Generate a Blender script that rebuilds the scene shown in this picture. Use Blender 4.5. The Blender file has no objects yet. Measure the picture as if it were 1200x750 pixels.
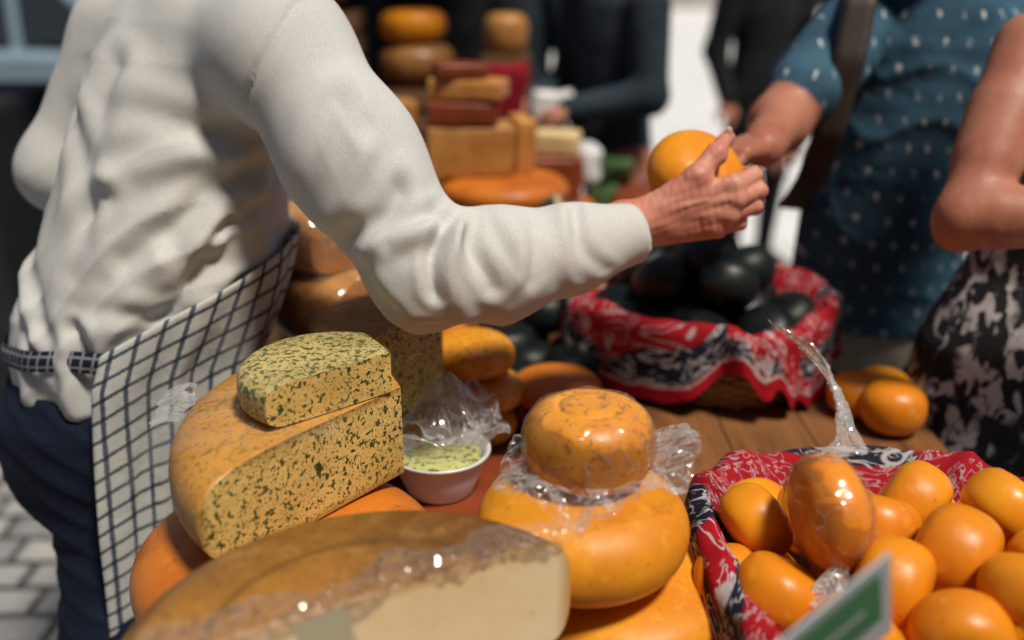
import bpy, bmesh, math, random
import numpy as np
from mathutils import Vector, Matrix
random.seed(3)
scene = bpy.context.scene
col = scene.collection

# ------------------------------------------------------------------ materials
class NT:
    def __init__(s, name):
        s.m = bpy.data.materials.new(name); s.m.use_nodes = True
        s.t = s.m.node_tree; s.n = s.t.nodes; s.l = s.t.links
        s.b = s.n['Principled BSDF']; s.out = s.n['Material Output']
        s.tc = s.n.new('ShaderNodeTexCoord')
    def new(s, t, **kw):
        n = s.n.new(t)
        for k, v in kw.items(): setattr(n, k, v)
        return n
    def link(s, a, b): s.l.new(a, b)
    def math(s, op, a, b=None, c=None):
        n = s.new('ShaderNodeMath', operation=op)
        for i, v in enumerate((a, b, c)):
            if v is None: continue
            if hasattr(v, 'node'): s.link(v, n.inputs[i])
            else: n.inputs[i].default_value = v
        return n.outputs[0]
    def rng(s, v, lo, hi, a=0., b=1.):
        n = s.new('ShaderNodeMapRange'); n.clamp = True
        s.link(v, n.inputs[0])
        for i, x in enumerate((lo, hi, a, b)): n.inputs[i+1].default_value = x
        return n.outputs[0]
    def mix(s, f, a, b):
        n = s.new('ShaderNodeMix', data_type='RGBA')
        for sock, v in ((n.inputs[0], f), (n.inputs[6], a), (n.inputs[7], b)):
            if hasattr(v, 'node'): s.link(v, sock)
            elif isinstance(v, (int, float)): sock.default_value = v
            else: sock.default_value = (*v, 1) if len(v) == 3 else v
        return n.outputs[2]
    def noise(s, sc, det=3, coord=None, dist=0., rough=.55):
        n = s.new('ShaderNodeTexNoise'); n.inputs['Scale'].default_value = sc
        n.inputs['Detail'].default_value = det; n.inputs['Distortion'].default_value = dist
        n.inputs['Roughness'].default_value = rough
        s.link(coord or s.tc.outputs['Object'], n.inputs['Vector']); return n.outputs[0]
    def vor(s, sc, feat='F1', coord=None, out=0, rnd=1.):
        n = s.new('ShaderNodeTexVoronoi', feature=feat); n.inputs['Scale'].default_value = sc
        n.inputs['Randomness'].default_value = rnd
        s.link(coord or s.tc.outputs['Object'], n.inputs['Vector']); return n.outputs[out]
    def bump(s, h, strength, dist, prev=None):
        n = s.new('ShaderNodeBump'); n.inputs['Strength'].default_value = strength
        n.inputs['Distance'].default_value = dist; s.link(h, n.inputs['Height'])
        if prev: s.link(prev, n.inputs['Normal'])
        return n.outputs[0]

def mat(name, base, rough=.5, layers=(), bumps=(), coat=0., spec=.5, metal=0., rvar=0., rim=None, rimcol=(.35,.2,.05), vary=None):
    s = NT(name); c = base
    if vary:
        oi = s.new('ShaderNodeObjectInfo'); c = s.mix(oi.outputs['Random'], c, vary)
    for kind, sc, lo, hi, c2, amt in layers:
        if kind == 'n': f = s.rng(s.noise(sc), lo, hi, 0, amt)
        elif kind == 'v': f = s.rng(s.vor(sc), lo, hi, amt, 0)
        c = s.mix(f, c, c2)
    if rim:
        R_, H_ = rim; sp = s.new('ShaderNodeSeparateXYZ'); s.link(s.tc.outputs['Object'], sp.inputs[0])
        r = s.math('SQRT', s.math('ADD', s.math('MULTIPLY', sp.outputs[0], sp.outputs[0]), s.math('MULTIPLY', sp.outputs[1], sp.outputs[1])))
        wob = s.math('MULTIPLY', s.math('SUBTRACT', s.noise(30, 2), .5), .006)
        f1 = s.rng(s.math('ADD', r, wob), R_-.016, R_-.003); f2 = s.rng(s.math('ADD', s.math('ABSOLUTE', sp.outputs[2]), wob), H_/2-.012, H_/2-.001)
        c = s.mix(s.math('MULTIPLY', s.math('MAXIMUM', f1, f2), .75), c, rimcol)
    if hasattr(c, 'node'): s.link(c, s.b.inputs['Base Color'])
    else: s.b.inputs['Base Color'].default_value = (*c, 1)
    s.b.inputs['Roughness'].default_value = rough
    if rvar: s.link(s.rng(s.noise(14, 3), .3, .7, rough-rvar, rough+rvar), s.b.inputs['Roughness'])
    s.b.inputs['Coat Weight'].default_value = coat; s.b.inputs['Coat Roughness'].default_value = .15
    s.b.inputs['Specular IOR Level'].default_value = spec; s.b.inputs['Metallic'].default_value = metal
    p = None
    for b in bumps: p = s.bump(s.noise(b[0], 2), b[1], b[2], p)
    if p: s.link(p, s.b.inputs['Normal'])
    return s.m

HERB = [('n',9,.4,.7,(.56,.36,.09),.85),('n',30,.55,.72,(.34,.31,.08),.45),('n',150,.565,.59,(.035,.07,.018),.92),('n',300,.58,.61,(.03,.06,.015),.8),('n',75,.635,.67,(.025,.05,.012),.9)]
M = {}
M['gouda'] = mat('gouda_rind', (.80,.34,.018), .42, [('n',9,.35,.7,(.60,.18,.008),.85),('n',60,.55,.75,(.85,.44,.05),.4),('n',170,.64,.70,(.38,.13,.015),.55)], [(40,.25,.002),(9,.25,.006)], spec=.4, rvar=.12)
M['gouda2'] = mat('gouda_wax', (.86,.36,.014), .36, [('n',12,.4,.7,(.62,.17,.006),.85),('n',55,.58,.75,(.88,.48,.07),.35),('n',150,.66,.72,(.35,.10,.01),.5)], [(16,.2,.004),(70,.15,.0012)], spec=.42, rvar=.14, vary=(.74,.24,.010))
M['orange'] = mat('orange_rind', (.60,.18,.018), .42, [('n',7,.4,.7,(.38,.08,.012),.85),('n',80,.58,.75,(.68,.30,.06),.5),('n',160,.62,.7,(.22,.06,.01),.6)], [(35,.3,.003)], spec=.4, rvar=.1)
M['redwax'] = mat('red_brown_wax', (.26,.055,.018), .35, [('n',7,.4,.7,(.14,.03,.012),.8)], [(35,.25,.003)])
M['brownrind'] = mat('brown_rind', (.38,.18,.05), .4, [('n',9,.4,.7,(.20,.08,.02),.85),('n',120,.55,.62,(.12,.06,.02),.8)], [(45,.4,.003)])
M['tanrind'] = mat('tan_rind', (.56,.28,.08), .42, [('n',8,.4,.7,(.36,.14,.03),.85),('n',150,.57,.63,(.22,.13,.04),.7)], [(45,.35,.003)])
M['herbrind'] = mat('herb_rind', (.62,.31,.06), .42, [('n',7,.35,.7,(.42,.15,.022),.9),('n',170,.56,.61,(.18,.14,.03),.65),('n',24,.55,.72,(.34,.22,.05),.6)], [(45,.35,.003)], spec=.45, rvar=.14)
M['herbcut'] = mat('herb_cheese', (.74,.52,.17), .5, HERB, [(60,.5,.003),(180,.3,.001)], spec=.35)
M['herbcutbig'] = mat('herb_cheese_face', (.74,.52,.17), .5, HERB, [(60,.5,.003),(180,.3,.001)], spec=.35, rim=(.293,.115), rimcol=(.28,.15,.03))
M['herbtop'] = mat('herb_cheese_top', (.56,.44,.18), .5, [('n',12,.4,.7,(.34,.27,.09),.9),('n',120,.54,.58,(.05,.085,.025),.88),('n',260,.55,.59,(.045,.07,.025),.75)], [(60,.6,.003)], spec=.35)
M['speckled'] = mat('speckled_rind', (.78,.34,.025), .38, [('n',10,.4,.7,(.56,.18,.012),.85),('n',140,.58,.62,(.28,.11,.018),.75),('n',55,.64,.70,(.34,.14,.025),.6)], [(40,.3,.003)], rvar=.1)
M['cutpale'] = mat('cheese_cut_face', (.80,.62,.34), .5, [('n',8,.4,.7,(.70,.46,.18),.7),('n',60,.62,.75,(.55,.34,.12),.5)], [(50,.2,.002)])
M['frontcut'] = mat('wheel_cut_face', (.84,.70,.46), .5, [('n',8,.4,.7,(.78,.56,.28),.7),('n',60,.62,.75,(.62,.42,.18),.4)], [(50,.2,.002)], rim=(.2195,.122), rimcol=(.52,.28,.07))
M['cutorange'] = mat('cheese_cut_orange', (.62,.29,.08), .5, [('n',10,.4,.7,(.42,.16,.04),.8)], [(50,.2,.002)])
M['blackwax'] = mat('black_wax', (.004,.006,.006), .42, [('n',12,.45,.7,(.007,.016,.014),.8)], [(25,.4,.003)], rvar=.12, spec=.4)
M['skin'] = mat('skin', (.62,.28,.20), .5, [('n',16,.4,.7,(.54,.15,.11),.85),('n',70,.5,.75,(.50,.19,.13),.4)], [(260,.15,.0006),(40,.15,.0015)], spec=.4)
M['skin2'] = mat('skin_tanned', (.46,.19,.12), .5, [('n',10,.4,.7,(.34,.10,.06),.9),('n',60,.5,.75,(.5,.24,.16),.45)], [(200,.3,.0008),(20,.25,.005)], spec=.4)
M['nail'] = mat('nail', (.66,.36,.29), .3)
M['hair'] = mat('hair', (.06,.035,.02), .6, [('n',40,.4,.7,(.12,.07,.04),.8)], [(90,.6,.004)])
M['shirt'] = mat('white_sweatshirt', (.62,.62,.60), .92, [('n',3.0,.4,.7,(.53,.54,.55),.7),('n',380,.45,.6,(.48,.48,.47),.45),('n',26,.6,.75,(.55,.55,.54),.6)], [(700,.45,.0008),(20,.25,.004)], spec=.15)
M['jeans'] = mat('navy_jeans', (.005,.009,.022), .85, [('n',6,.4,.7,(.010,.017,.04),.8),('n',300,.5,.6,(.015,.022,.045),.5)], [(10,.5,.012)], spec=.2)
M['darkcloth'] = mat('dark_cloth', (.010,.011,.014), .9, [('n',5,.4,.7,(.02,.022,.028),.8)], [(12,.5,.01)], spec=.2)
M['greyblue'] = mat('grey_blue_cardigan', (.032,.048,.066), .9, [('n',6,.4,.7,(.016,.026,.036),.8)], [(12,.6,.012)], spec=.2)
M['denim'] = mat('denim_skirt', (.05,.085,.13), .9, [('n',6,.4,.7,(.03,.05,.08),.8)], [(12,.5,.01)], spec=.2)
M['beige'] = mat('beige_shorts', (.38,.33,.26), .9, [('n',6,.4,.7,(.28,.24,.18),.8)], [(12,.5,.012)], spec=.2)
M['greycloth'] = mat('grey_cloth', (.20,.20,.21), .9, [('n',6,.4,.7,(.12,.12,.13),.8)], [(12,.5,.01)], spec=.2)
M['redcloth'] = mat('red_cloth', (.30,.010,.02), .85, [('n',6,.4,.7,(.16,.006,.012),.8)], [(12,.5,.01)], spec=.2)
M['whitepl'] = mat('white_plastic', (.74,.74,.75), .35, [('n',8,.4,.7,(.64,.64,.66),.6)], [])
M['greenpl'] = mat('green_leaves', (.05,.11,.03), .6, [('n',20,.4,.7,(.02,.05,.015),.8)], [(40,.6,.004)])
M['shoe'] = mat('shoe_leather', (.03,.022,.018), .5)
M['strap'] = mat('brown_strap', (.025,.016,.012), .6, [('n',30,.4,.7,(.045,.03,.02),.7)], [(200,.3,.001)])
M['wicker'] = mat('wicker', (.42,.24,.10), .55, [('n',20,.4,.7,(.22,.11,.04),.8)], [])
M['metal'] = mat('metal_pole', (.2,.2,.21), .35, metal=.9)
M['tarp'] = mat('dark_tarpaulin', (.008,.012,.015), .7, [('n',2,.4,.7,(.016,.024,.028),.8)], [(3,.5,.05)])
M['awning'] = mat('awning_canvas', (.20,.19,.17), .8, [('n',3,.4,.7,(.14,.13,.12),.7)], [])
M['cratewood'] = mat('crate_wood', (.20,.10,.045), .7, [('n',12,.4,.7,(.11,.055,.025),.8)], [])
M['herbbutter'] = mat('herb_butter', (.50,.50,.20), .5, [('n',120,.54,.58,(.08,.13,.03),.85)], [(60,.8,.006)])
M['stone'] = mat('stone_facade', (.45,.42,.38), .85, [('n',2,.4,.7,(.35,.32,.29),.7)], [])
M['brick'] = mat('brick_facade', (.16,.08,.055), .85, [('n',2,.4,.7,(.11,.06,.045),.7)], [])
M['glass'] = mat('window_glass', (.03,.04,.05), .1)
M['carpaint'] = mat('car_paint', (.24,.34,.42), .3, [('n',2,.4,.7,(.2,.3,.38),.5)], coat=.6)
M['tyre'] = mat('tyre_rubber', (.02,.02,.02), .8)

def m_wood():
    s = NT('table_wood'); mp = s.new('ShaderNodeMapping'); mp.inputs['Scale'].default_value = (14, 1.2, 3)
    s.link(s.tc.outputs['Object'], mp.inputs[0])
    n = s.noise(3, 5, mp.outputs[0], .6); c = s.mix(s.rng(n, .35, .68), (.25,.105,.036), (.09,.036,.014))
    n2 = s.noise(5, 3); c = s.mix(s.rng(n2, .4, .7, 0, .5), c, (.34,.16,.06))
    c = s.mix(s.rng(s.noise(2.5, 3), .5, .7, 0, .5), c, (.06,.025,.012))
    sp = s.new('ShaderNodeSeparateXYZ'); s.link(s.tc.outputs['Object'], sp.inputs[0])
    gap = s.rng(s.math('ABSOLUTE', s.math('SUBTRACT', s.math('FRACT', s.math('MULTIPLY', sp.outputs[0], 7.3)), .5)), .010, .016, .85, 0); c = s.mix(gap, c, (.015,.008,.004))
    s.link(c, s.b.inputs['Base Color']); s.b.inputs['Roughness'].default_value = .42
    s.link(s.bump(n, .35, .003), s.b.inputs['Normal']); return s.m
M['wood'] = m_wood()

def m_cobble():
    s = NT('cobblestone'); co = s.new('ShaderNodeMapping'); s.link(s.tc.outputs['Object'], co.inputs[0])
    ns = s.new('ShaderNodeTexNoise'); ns.inputs['Scale'].default_value = 6
    s.link(co.outputs[0], ns.inputs['Vector'])
    ad = s.new('ShaderNodeMixRGB'); ad.inputs[0].default_value = .03; s.link(co.outputs[0], ad.inputs[1]); s.link(ns.outputs['Color'], ad.inputs[2])
    b = s.new('ShaderNodeTexBrick'); s.link(ad.outputs[0], b.inputs['Vector'])
    b.inputs['Scale'].default_value = 1; b.inputs['Brick Width'].default_value = .15; b.inputs['Row Height'].default_value = .11
    b.inputs['Mortar Size'].default_value = .014; b.inputs['Mortar Smooth'].default_value = .6
    b.inputs['Color1'].default_value = (.44,.44,.43,1); b.inputs['Color2'].default_value = (.24,.25,.26,1); b.inputs['Mortar'].default_value = (.03,.03,.03,1)
    n = s.noise(25, 4); c = s.mix(s.rng(n, .35, .7, 0, .5), b.outputs[0], (.16,.16,.16))
    s.link(c, s.b.inputs['Base Color']); s.b.inputs['Roughness'].default_value = .6
    h = s.math('SUBTRACT', s.math('MULTIPLY', n, .2), b.outputs['Fac'])
    s.link(s.bump(h, .9, .015), s.b.inputs['Normal']); return s.m
M['cobble'] = m_cobble()

def m_pave():
    s = NT('street_paving')
    b = s.new('ShaderNodeTexBrick'); s.link(s.tc.outputs['Object'], b.inputs['Vector'])
    b.inputs['Scale'].default_value = 1; b.inputs['Brick Width'].default_value = .5; b.inputs['Row Height'].default_value = .3
    b.inputs['Mortar Size'].default_value = .01
    b.inputs['Color1'].default_value = (.80,.81,.82,1); b.inputs['Color2'].default_value = (.74,.75,.76,1); b.inputs['Mortar'].default_value = (.35,.35,.35,1)
    s.link(b.outputs[0], s.b.inputs['Base Color']); s.b.inputs['Roughness'].default_value = .7; return s.m
M['pave'] = m_pave()

def m_apron(name, bg, ln, sc, w=.085):
    s = NT(name); uv = s.new('ShaderNodeSeparateXYZ'); s.link(s.tc.outputs['UV'], uv.inputs[0])
    wob = s.math('MULTIPLY', s.math('SUBTRACT', s.noise(300, 2), .5), .12)
    def line(o):
        f = s.math('FRACT', s.math('ADD', s.math('MULTIPLY', o, sc), wob))
        return s.rng(s.math('ABSOLUTE', s.math('SUBTRACT', f, .5)), w, w+.04, 1, 0)
    a, b_ = line(uv.outputs[0]), line(uv.outputs[1])
    g = s.math('MINIMUM', s.math('ADD', s.math('MULTIPLY', s.math('MAXIMUM', a, b_), .88), s.math('MULTIPLY', s.math('MULTIPLY', a, b_), .12)), 1.)
    c = s.mix(g, bg, ln); n = s.noise(8, 3)
    c = s.mix(s.rng(n, .4, .7, 0, .35), c, tuple(x*.7 for x in bg))
    s.link(c, s.b.inputs['Base Color']); s.b.inputs['Roughness'].default_value = .9; s.b.inputs['Specular IOR Level'].default_value = .2
    s.link(s.bump(s.noise(18, 3), .5, .006), s.b.inputs['Normal']); return s.m
M['apron'] = m_apron('check_apron_cloth', (.58,.59,.56), (.012,.026,.07), 34)
M['strapcheck'] = m_apron('apron_strap_cloth', (.012,.018,.038), (.32,.33,.35), 60)

def m_tshirt():
    s = NT('blue_tshirt'); sp = s.new('ShaderNodeSeparateXYZ'); s.link(s.tc.outputs['Object'], sp.inputs[0])
    wz = s.math('MULTIPLY', s.math('SUBTRACT', s.noise(7, 2), .5), 1.6)
    X = s.math('ADD', s.math('MULTIPLY', sp.outputs[0], 25), wz); Z = s.math('MULTIPLY', sp.outputs[2], 21)
    row = s.math('FLOOR', Z); Xo = s.math('ADD', X, s.math('MULTIPLY', s.math('MODULO', row, 2), .5))
    fx = s.math('ABSOLUTE', s.math('SUBTRACT', s.math('FRACT', Xo), .5)); fz = s.math('ABSOLUTE', s.math('SUBTRACT', s.math('FRACT', Z), .5))
    m = s.math('MULTIPLY', s.rng(fx, .05, .10, 1, 0), s.rng(fz, .10, .18, 1, 0))
    m = s.math('MULTIPLY', m, s.rng(s.noise(60, 1), .40, .55, .15, .95))
    c = s.mix(s.rng(s.noise(6), .4, .7), (.055,.125,.185), (.028,.070,.115)); c = s.mix(m, c, (.60,.64,.66))
    s.link(c, s.b.inputs['Base Color']); s.b.inputs['Roughness'].default_value = .95; s.b.inputs['Specular IOR Level'].default_value = .1
    s.link(s.bump(s.noise(9, 3), .6, .02), s.b.inputs['Normal']); return s.m
M['tshirt'] = m_tshirt()

def m_dress():
    s = NT('patterned_dress'); mp = s.new('ShaderNodeMapping'); mp.inputs['Scale'].default_value = (1.5, 1.5, .7); mp.inputs['Rotation'].default_value = (0, .35, 0)
    s.link(s.tc.outputs['Object'], mp.inputs[0])
    n = s.noise(30, 3, mp.outputs[0], .8); n2 = s.noise(12, 2)
    f = s.math('MULTIPLY', s.rng(n, .50, .54), s.rng(n2, .40, .48))
    c = s.mix(f, (.008,.008,.012), (.52,.50,.51)); s.link(c, s.b.inputs['Base Color']); s.b.inputs['Roughness'].default_value = .85
    s.link(s.bump(s.noise(9, 3), .5, .02), s.b.inputs['Normal']); return s.m
M['dress'] = m_dress()

def m_bandana():
    s = NT('bandana_cloth'); uv = s.tc.outputs['UV']; sp = s.new('ShaderNodeSeparateXYZ'); s.link(uv, sp.inputs[0])
    V = sp.outputs[1]
    v1 = s.vor(20, coord=uv); ring = s.math('MULTIPLY', s.rng(v1, .20, .24), s.rng(v1, .29, .33, 1, 0))
    dot = s.rng(v1, .07, .11, 1, 0)
    v2 = s.vor(60, coord=uv); small = s.rng(v2, .12, .2, 1, 0)
    n = s.noise(26, 2, uv, 2.0); curl = s.math('MULTIPLY', s.rng(n, .52, .54), s.rng(n, .57, .59, 1, 0))
    white = s.math('MAXIMUM', s.math('MAXIMUM', ring, dot), s.math('MAXIMUM', curl, s.math('MULTIPLY', small, .6)))
    bg = s.mix(s.math('MULTIPLY', s.rng(s.noise(8, 1, uv), .44, .47), s.rng(V, .030, .034)), (.36,.006,.014), (.012,.014,.03))
    pat = s.mix(s.math('MULTIPLY', white, .85), bg, (.48,.46,.48))
    far = s.rng(V, .100, .103)
    flower = s.math('MULTIPLY', s.math('MAXIMUM', s.rng(s.vor(24, coord=uv), .10, .15, 1, 0), s.math('MULTIPLY', curl, .8)), .7)
    plain = s.mix(flower, (.32,.006,.014), (.48,.46,.48))
    pat = s.mix(far, pat, plain)
    hem = s.rng(V, .022, .024); line = s.math('MULTIPLY', s.rng(V, .025, .026), s.rng(V, .028, .029, 1, 0))
    c = s.mix(hem, (.36,.005,.014), pat); c = s.mix(line, c, (.5,.48,.48))
    s.link(c, s.b.inputs['Base Color']); s.b.inputs['Roughness'].default_value = .85; s.b.inputs['Specular IOR Level'].default_value = .2
    s.link(s.bump(s.noise(40, 3), .5, .005), s.b.inputs['Normal']); return s.m
M['bandana'] = m_bandana()

def m_plastic(name, base, ridge, scale, dif=.35, bd=.006):
    s = NT(name); s.n.remove(s.b)
    ns = s.new('ShaderNodeTexNoise'); ns.inputs['Scale'].default_value = scale*.6; ns.inputs['Detail'].default_value = 1; s.link(s.tc.outputs['Object'], ns.inputs['Vector'])
    ad = s.new('ShaderNodeMixRGB'); ad.blend_type = 'ADD'; ad.inputs[0].default_value = .05; s.link(s.tc.outputs['Object'], ad.inputs[1]); s.link(ns.outputs['Color'], ad.inputs[2])
    e = s.vor(scale, 'DISTANCE_TO_EDGE', ad.outputs[0]); crease_glint = s.rng(e, 0, .035, 1, 0)
    big = s.noise(scale*.5, 1, dist=.6); msk = s.rng(big, .45, .6)
    bp = s.bump(e, .8, bd)
    lw = s.new('ShaderNodeLayerWeight'); lw.inputs[0].default_value = .3; s.link(bp, lw.inputs['Normal'])
    fac = s.math('ADD', base, s.math('MULTIPLY', s.math('MULTIPLY', crease_glint, msk), ridge))  # highlight streaks painted along the wrinkle lines by mixing in more white gloss
    fac = s.math('ADD', fac, s.math('MULTIPLY', lw.outputs['Fresnel'], .45)); fac = s.math('MINIMUM', fac, .95)
    g = s.new('ShaderNodeBsdfGlossy'); g.inputs['Roughness'].default_value = .14; s.link(bp, g.inputs['Normal'])
    d = s.new('ShaderNodeBsdfDiffuse'); d.inputs['Color'].default_value = (.75,.75,.75,1)
    gm = s.new('ShaderNodeMixShader'); gm.inputs[0].default_value = dif; s.link(g.outputs[0], gm.inputs[1]); s.link(d.outputs[0], gm.inputs[2])
    tr = s.new('ShaderNodeBsdfTransparent'); mx = s.new('ShaderNodeMixShader')
    s.link(fac, mx.inputs[0]); s.link(tr.outputs[0], mx.inputs[1]); s.link(gm.outputs[0], mx.inputs[2])
    s.link(mx.outputs[0], s.out.inputs['Surface']); return s.m
M['film'] = m_plastic('cling_film', .03, .42, 30, .3)
M['bag'] = m_plastic('plastic_bag', .10, .4, 45, .45)
M['tail'] = m_plastic('plastic_twist', .42, .4, 60, .65)

def m_frontwheel(R):
    s = NT('aged_wheel_rind'); sp = s.new('ShaderNodeSeparateXYZ'); s.link(s.tc.outputs['Object'], sp.inputs[0])
    r = s.math('SQRT', s.math('ADD', s.math('MULTIPLY', sp.outputs[0], sp.outputs[0]), s.math('MULTIPLY', sp.outputs[1], sp.outputs[1])))
    n = s.noise(5, 4); n3 = s.noise(30, 3)
    c = s.mix(s.rng(n, .36, .64), (.42,.19,.03), (.17,.068,.010))
    c = s.mix(s.rng(n3, .5, .75, 0, .45), c, (.50,.28,.07))
    rr = s.math('ADD', r, s.math('MULTIPLY', n, .008))
    c = s.mix(s.math('MULTIPLY', s.rng(rr, R*.62, R*.64), s.rng(rr, R*.65, R*.68, .55, 0)), c, (.10,.045,.010))
    c = s.mix(s.rng(rr, R*.955, R*.985), c, (.74,.52,.16))
    c = s.mix(s.math('MULTIPLY', s.rng(rr, R*.90, R*.93), s.rng(rr, R*.94, R*.955, .7, 0)), c, (.10,.05,.012))
    c = s.mix(s.rng(sp.outputs[2], .0, .04, .6, 0), c, (.6,.30,.06))
    v = s.rng(s.vor(14), .04, .06, .7, 0); c = s.mix(v, c, (.06,.025,.01))
    c = s.mix(s.rng(s.noise(160, 2), .60, .66, 0, .6), c, (.09,.04,.01))
    s.link(c, s.b.inputs['Base Color']); s.b.inputs['Roughness'].default_value = .33
    s.link(s.bump(n3, .3, .003), s.b.inputs['Normal']); return s.m
M['agedrind'] = m_frontwheel(.2195)

# ------------------------------------------------------------------ mesh helpers
def empty(name, loc=(0,0,0)):
    e = bpy.data.objects.new(name, None); e.location = loc; col.objects.link(e); return e
def child(o, p):
    o.parent = p; o.matrix_parent_inverse = p.matrix_basis.inverted(); return o
def mk(name, V, F, mats, smooth=True, parent=None, labels=None, uv=None):
    me = bpy.data.meshes.new(name)
    me.from_pydata(np.asarray(V).tolist(), [], F if isinstance(F, list) else F.tolist())
    for m in (mats if isinstance(mats, (list, tuple)) else [mats]): me.materials.append(m)
    if smooth: me.polygons.foreach_set('use_smooth', np.ones(len(me.polygons), bool))
    if labels is not None: me.polygons.foreach_set('material_index', np.asarray(labels, np.int32))
    if uv is not None:
        ul = me.uv_layers.new(name='UVMap'); li = np.zeros(len(me.loops), np.int32); me.loops.foreach_get('vertex_index', li)
        ul.data.foreach_set('uv', np.asarray(uv, np.float32)[li].ravel())
    me.update(); o = bpy.data.objects.new(name, me); col.objects.link(o)
    if parent: child(o, parent)
    return o
def sn(P, s, seed, n=6):
    r = np.random.default_rng(seed); out = 0
    for i in range(n):
        k = r.normal(size=3)*s; out = out+np.sin(P@k+r.uniform(0, 6.28))
    return out/n**.5
def grid_faces(nu, nv, closed=False):
    F = []
    for i in range(nu if closed else nu-1):
        for j in range(nv-1):
            a = i*nv+j; b = ((i+1) % nu)*nv+j
            F.append((a, b, b+1, a+1))
    return F
def tube(pts, rad, ns=8, closed=False):
    pts = [Vector(p) for p in pts]; n = len(pts); V = []; F = []
    up = Vector((0,0,1))
    for i, p in enumerate(pts):
        t = (pts[(i+1) % n]-pts[i-1]) if closed else (pts[min(i+1, n-1)]-pts[max(i-1, 0)])
        t.normalize(); a = t.cross(up)
        if a.length < 1e-3: a = t.cross(Vector((1,0,0)))
        a.normalize(); b = t.cross(a); r = rad[i] if hasattr(rad, '__len__') else rad
        for k in range(ns):
            w = 2*math.pi*k/ns; V.append(tuple(p+a*r*math.cos(w)+b*r*math.sin(w)))
    for i in range(n if closed else n-1):
        for k in range(ns):
            F.append((i*ns+k, i*ns+(k+1) % ns, ((i+1) % n)*ns+(k+1) % ns, ((i+1) % n)*ns+k))
    if not closed: F.append(tuple(range(ns))[::-1]); F.append(tuple((n-1)*ns+k for k in range(ns)))
    return V, F
def join_geo(parts):
    V = []; F = []
    for v, f in parts:
        o = len(V); V += list(v); F += [tuple(i+o for i in q) for q in f]
    return V, F
def box_geo(c, s, rz=0):
    cx, cy, cz = c; V = []
    for dx in (-.5, .5):
        for dy in (-.5, .5):
            for dz in (-.5, .5):
                x, y = dx*s[0], dy*s[1]
                V.append((cx+x*math.cos(rz)-y*math.sin(rz), cy+x*math.sin(rz)+y*math.cos(rz), cz+dz*s[2]))
    return V, [(0,1,3,2),(4,6,7,5),(0,4,5,1),(2,3,7,6),(0,2,6,4),(1,5,7,3)]
def bevel(o, w, seg=2):
    m = o.modifiers.new('bevel', 'BEVEL'); m.width = w; m.segments = seg; return o

def nets(F, lo, h):
    nx, ny, nz = F.shape; sh = (nx-1, ny-1, nz-1)
    acc = np.zeros(sh+(3,), np.float32); cnt = np.zeros(sh, np.float32)
    for ax in range(3):
        a1, a2 = (ax+1) % 3, (ax+2) % 3
        for o1 in (0, 1):
            for o2 in (0, 1):
                off = [0,0,0]; off[a1] = o1; off[a2] = o2
                A = F[off[0]:off[0]+sh[0], off[1]:off[1]+sh[1], off[2]:off[2]+sh[2]]
                off[ax] = 1
                B = F[off[0]:off[0]+sh[0], off[1]:off[1]+sh[1], off[2]:off[2]+sh[2]]
                m = (A < 0) != (B < 0); D = A-B; D[~m] = 1
                acc[..., ax] += np.where(m, A/D, 0); acc[..., a1] += o1*m; acc[..., a2] += o2*m; cnt += m
    act = cnt > 0; ids = np.full(sh, -1, np.int64); ids[act] = np.arange(act.sum())
    I = np.argwhere(act); V = (I+acc[act]/cnt[act][:, None])*h+lo
    Q = []
    for ax in range(3):
        a1, a2 = (ax+1) % 3, (ax+2) % 3
        sa = [slice(None)]*3; sb = [slice(None)]*3; sa[ax] = slice(0, -1); sb[ax] = slice(1, None)
        A = F[tuple(sa)] < 0; B = F[tuple(sb)] < 0
        for m, flip in ((A & ~B, False), (~A & B, True)):
            E = np.argwhere(m)
            E = E[(E[:, a1] > 0) & (E[:, a2] > 0) & (E[:, a1] < F.shape[a1]-1) & (E[:, a2] < F.shape[a2]-1)]
            q = []
            for d1, d2 in ((-1,-1),(0,-1),(0,0),(-1,0)):
                e = E.copy(); e[:, a1] += d1; e[:, a2] += d2; q.append(ids[e[:, 0], e[:, 1], e[:, 2]])
            q = np.stack(q, 1); Q.append(q[:, ::-1] if flip else q)
    return V, np.concatenate(Q)

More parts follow.
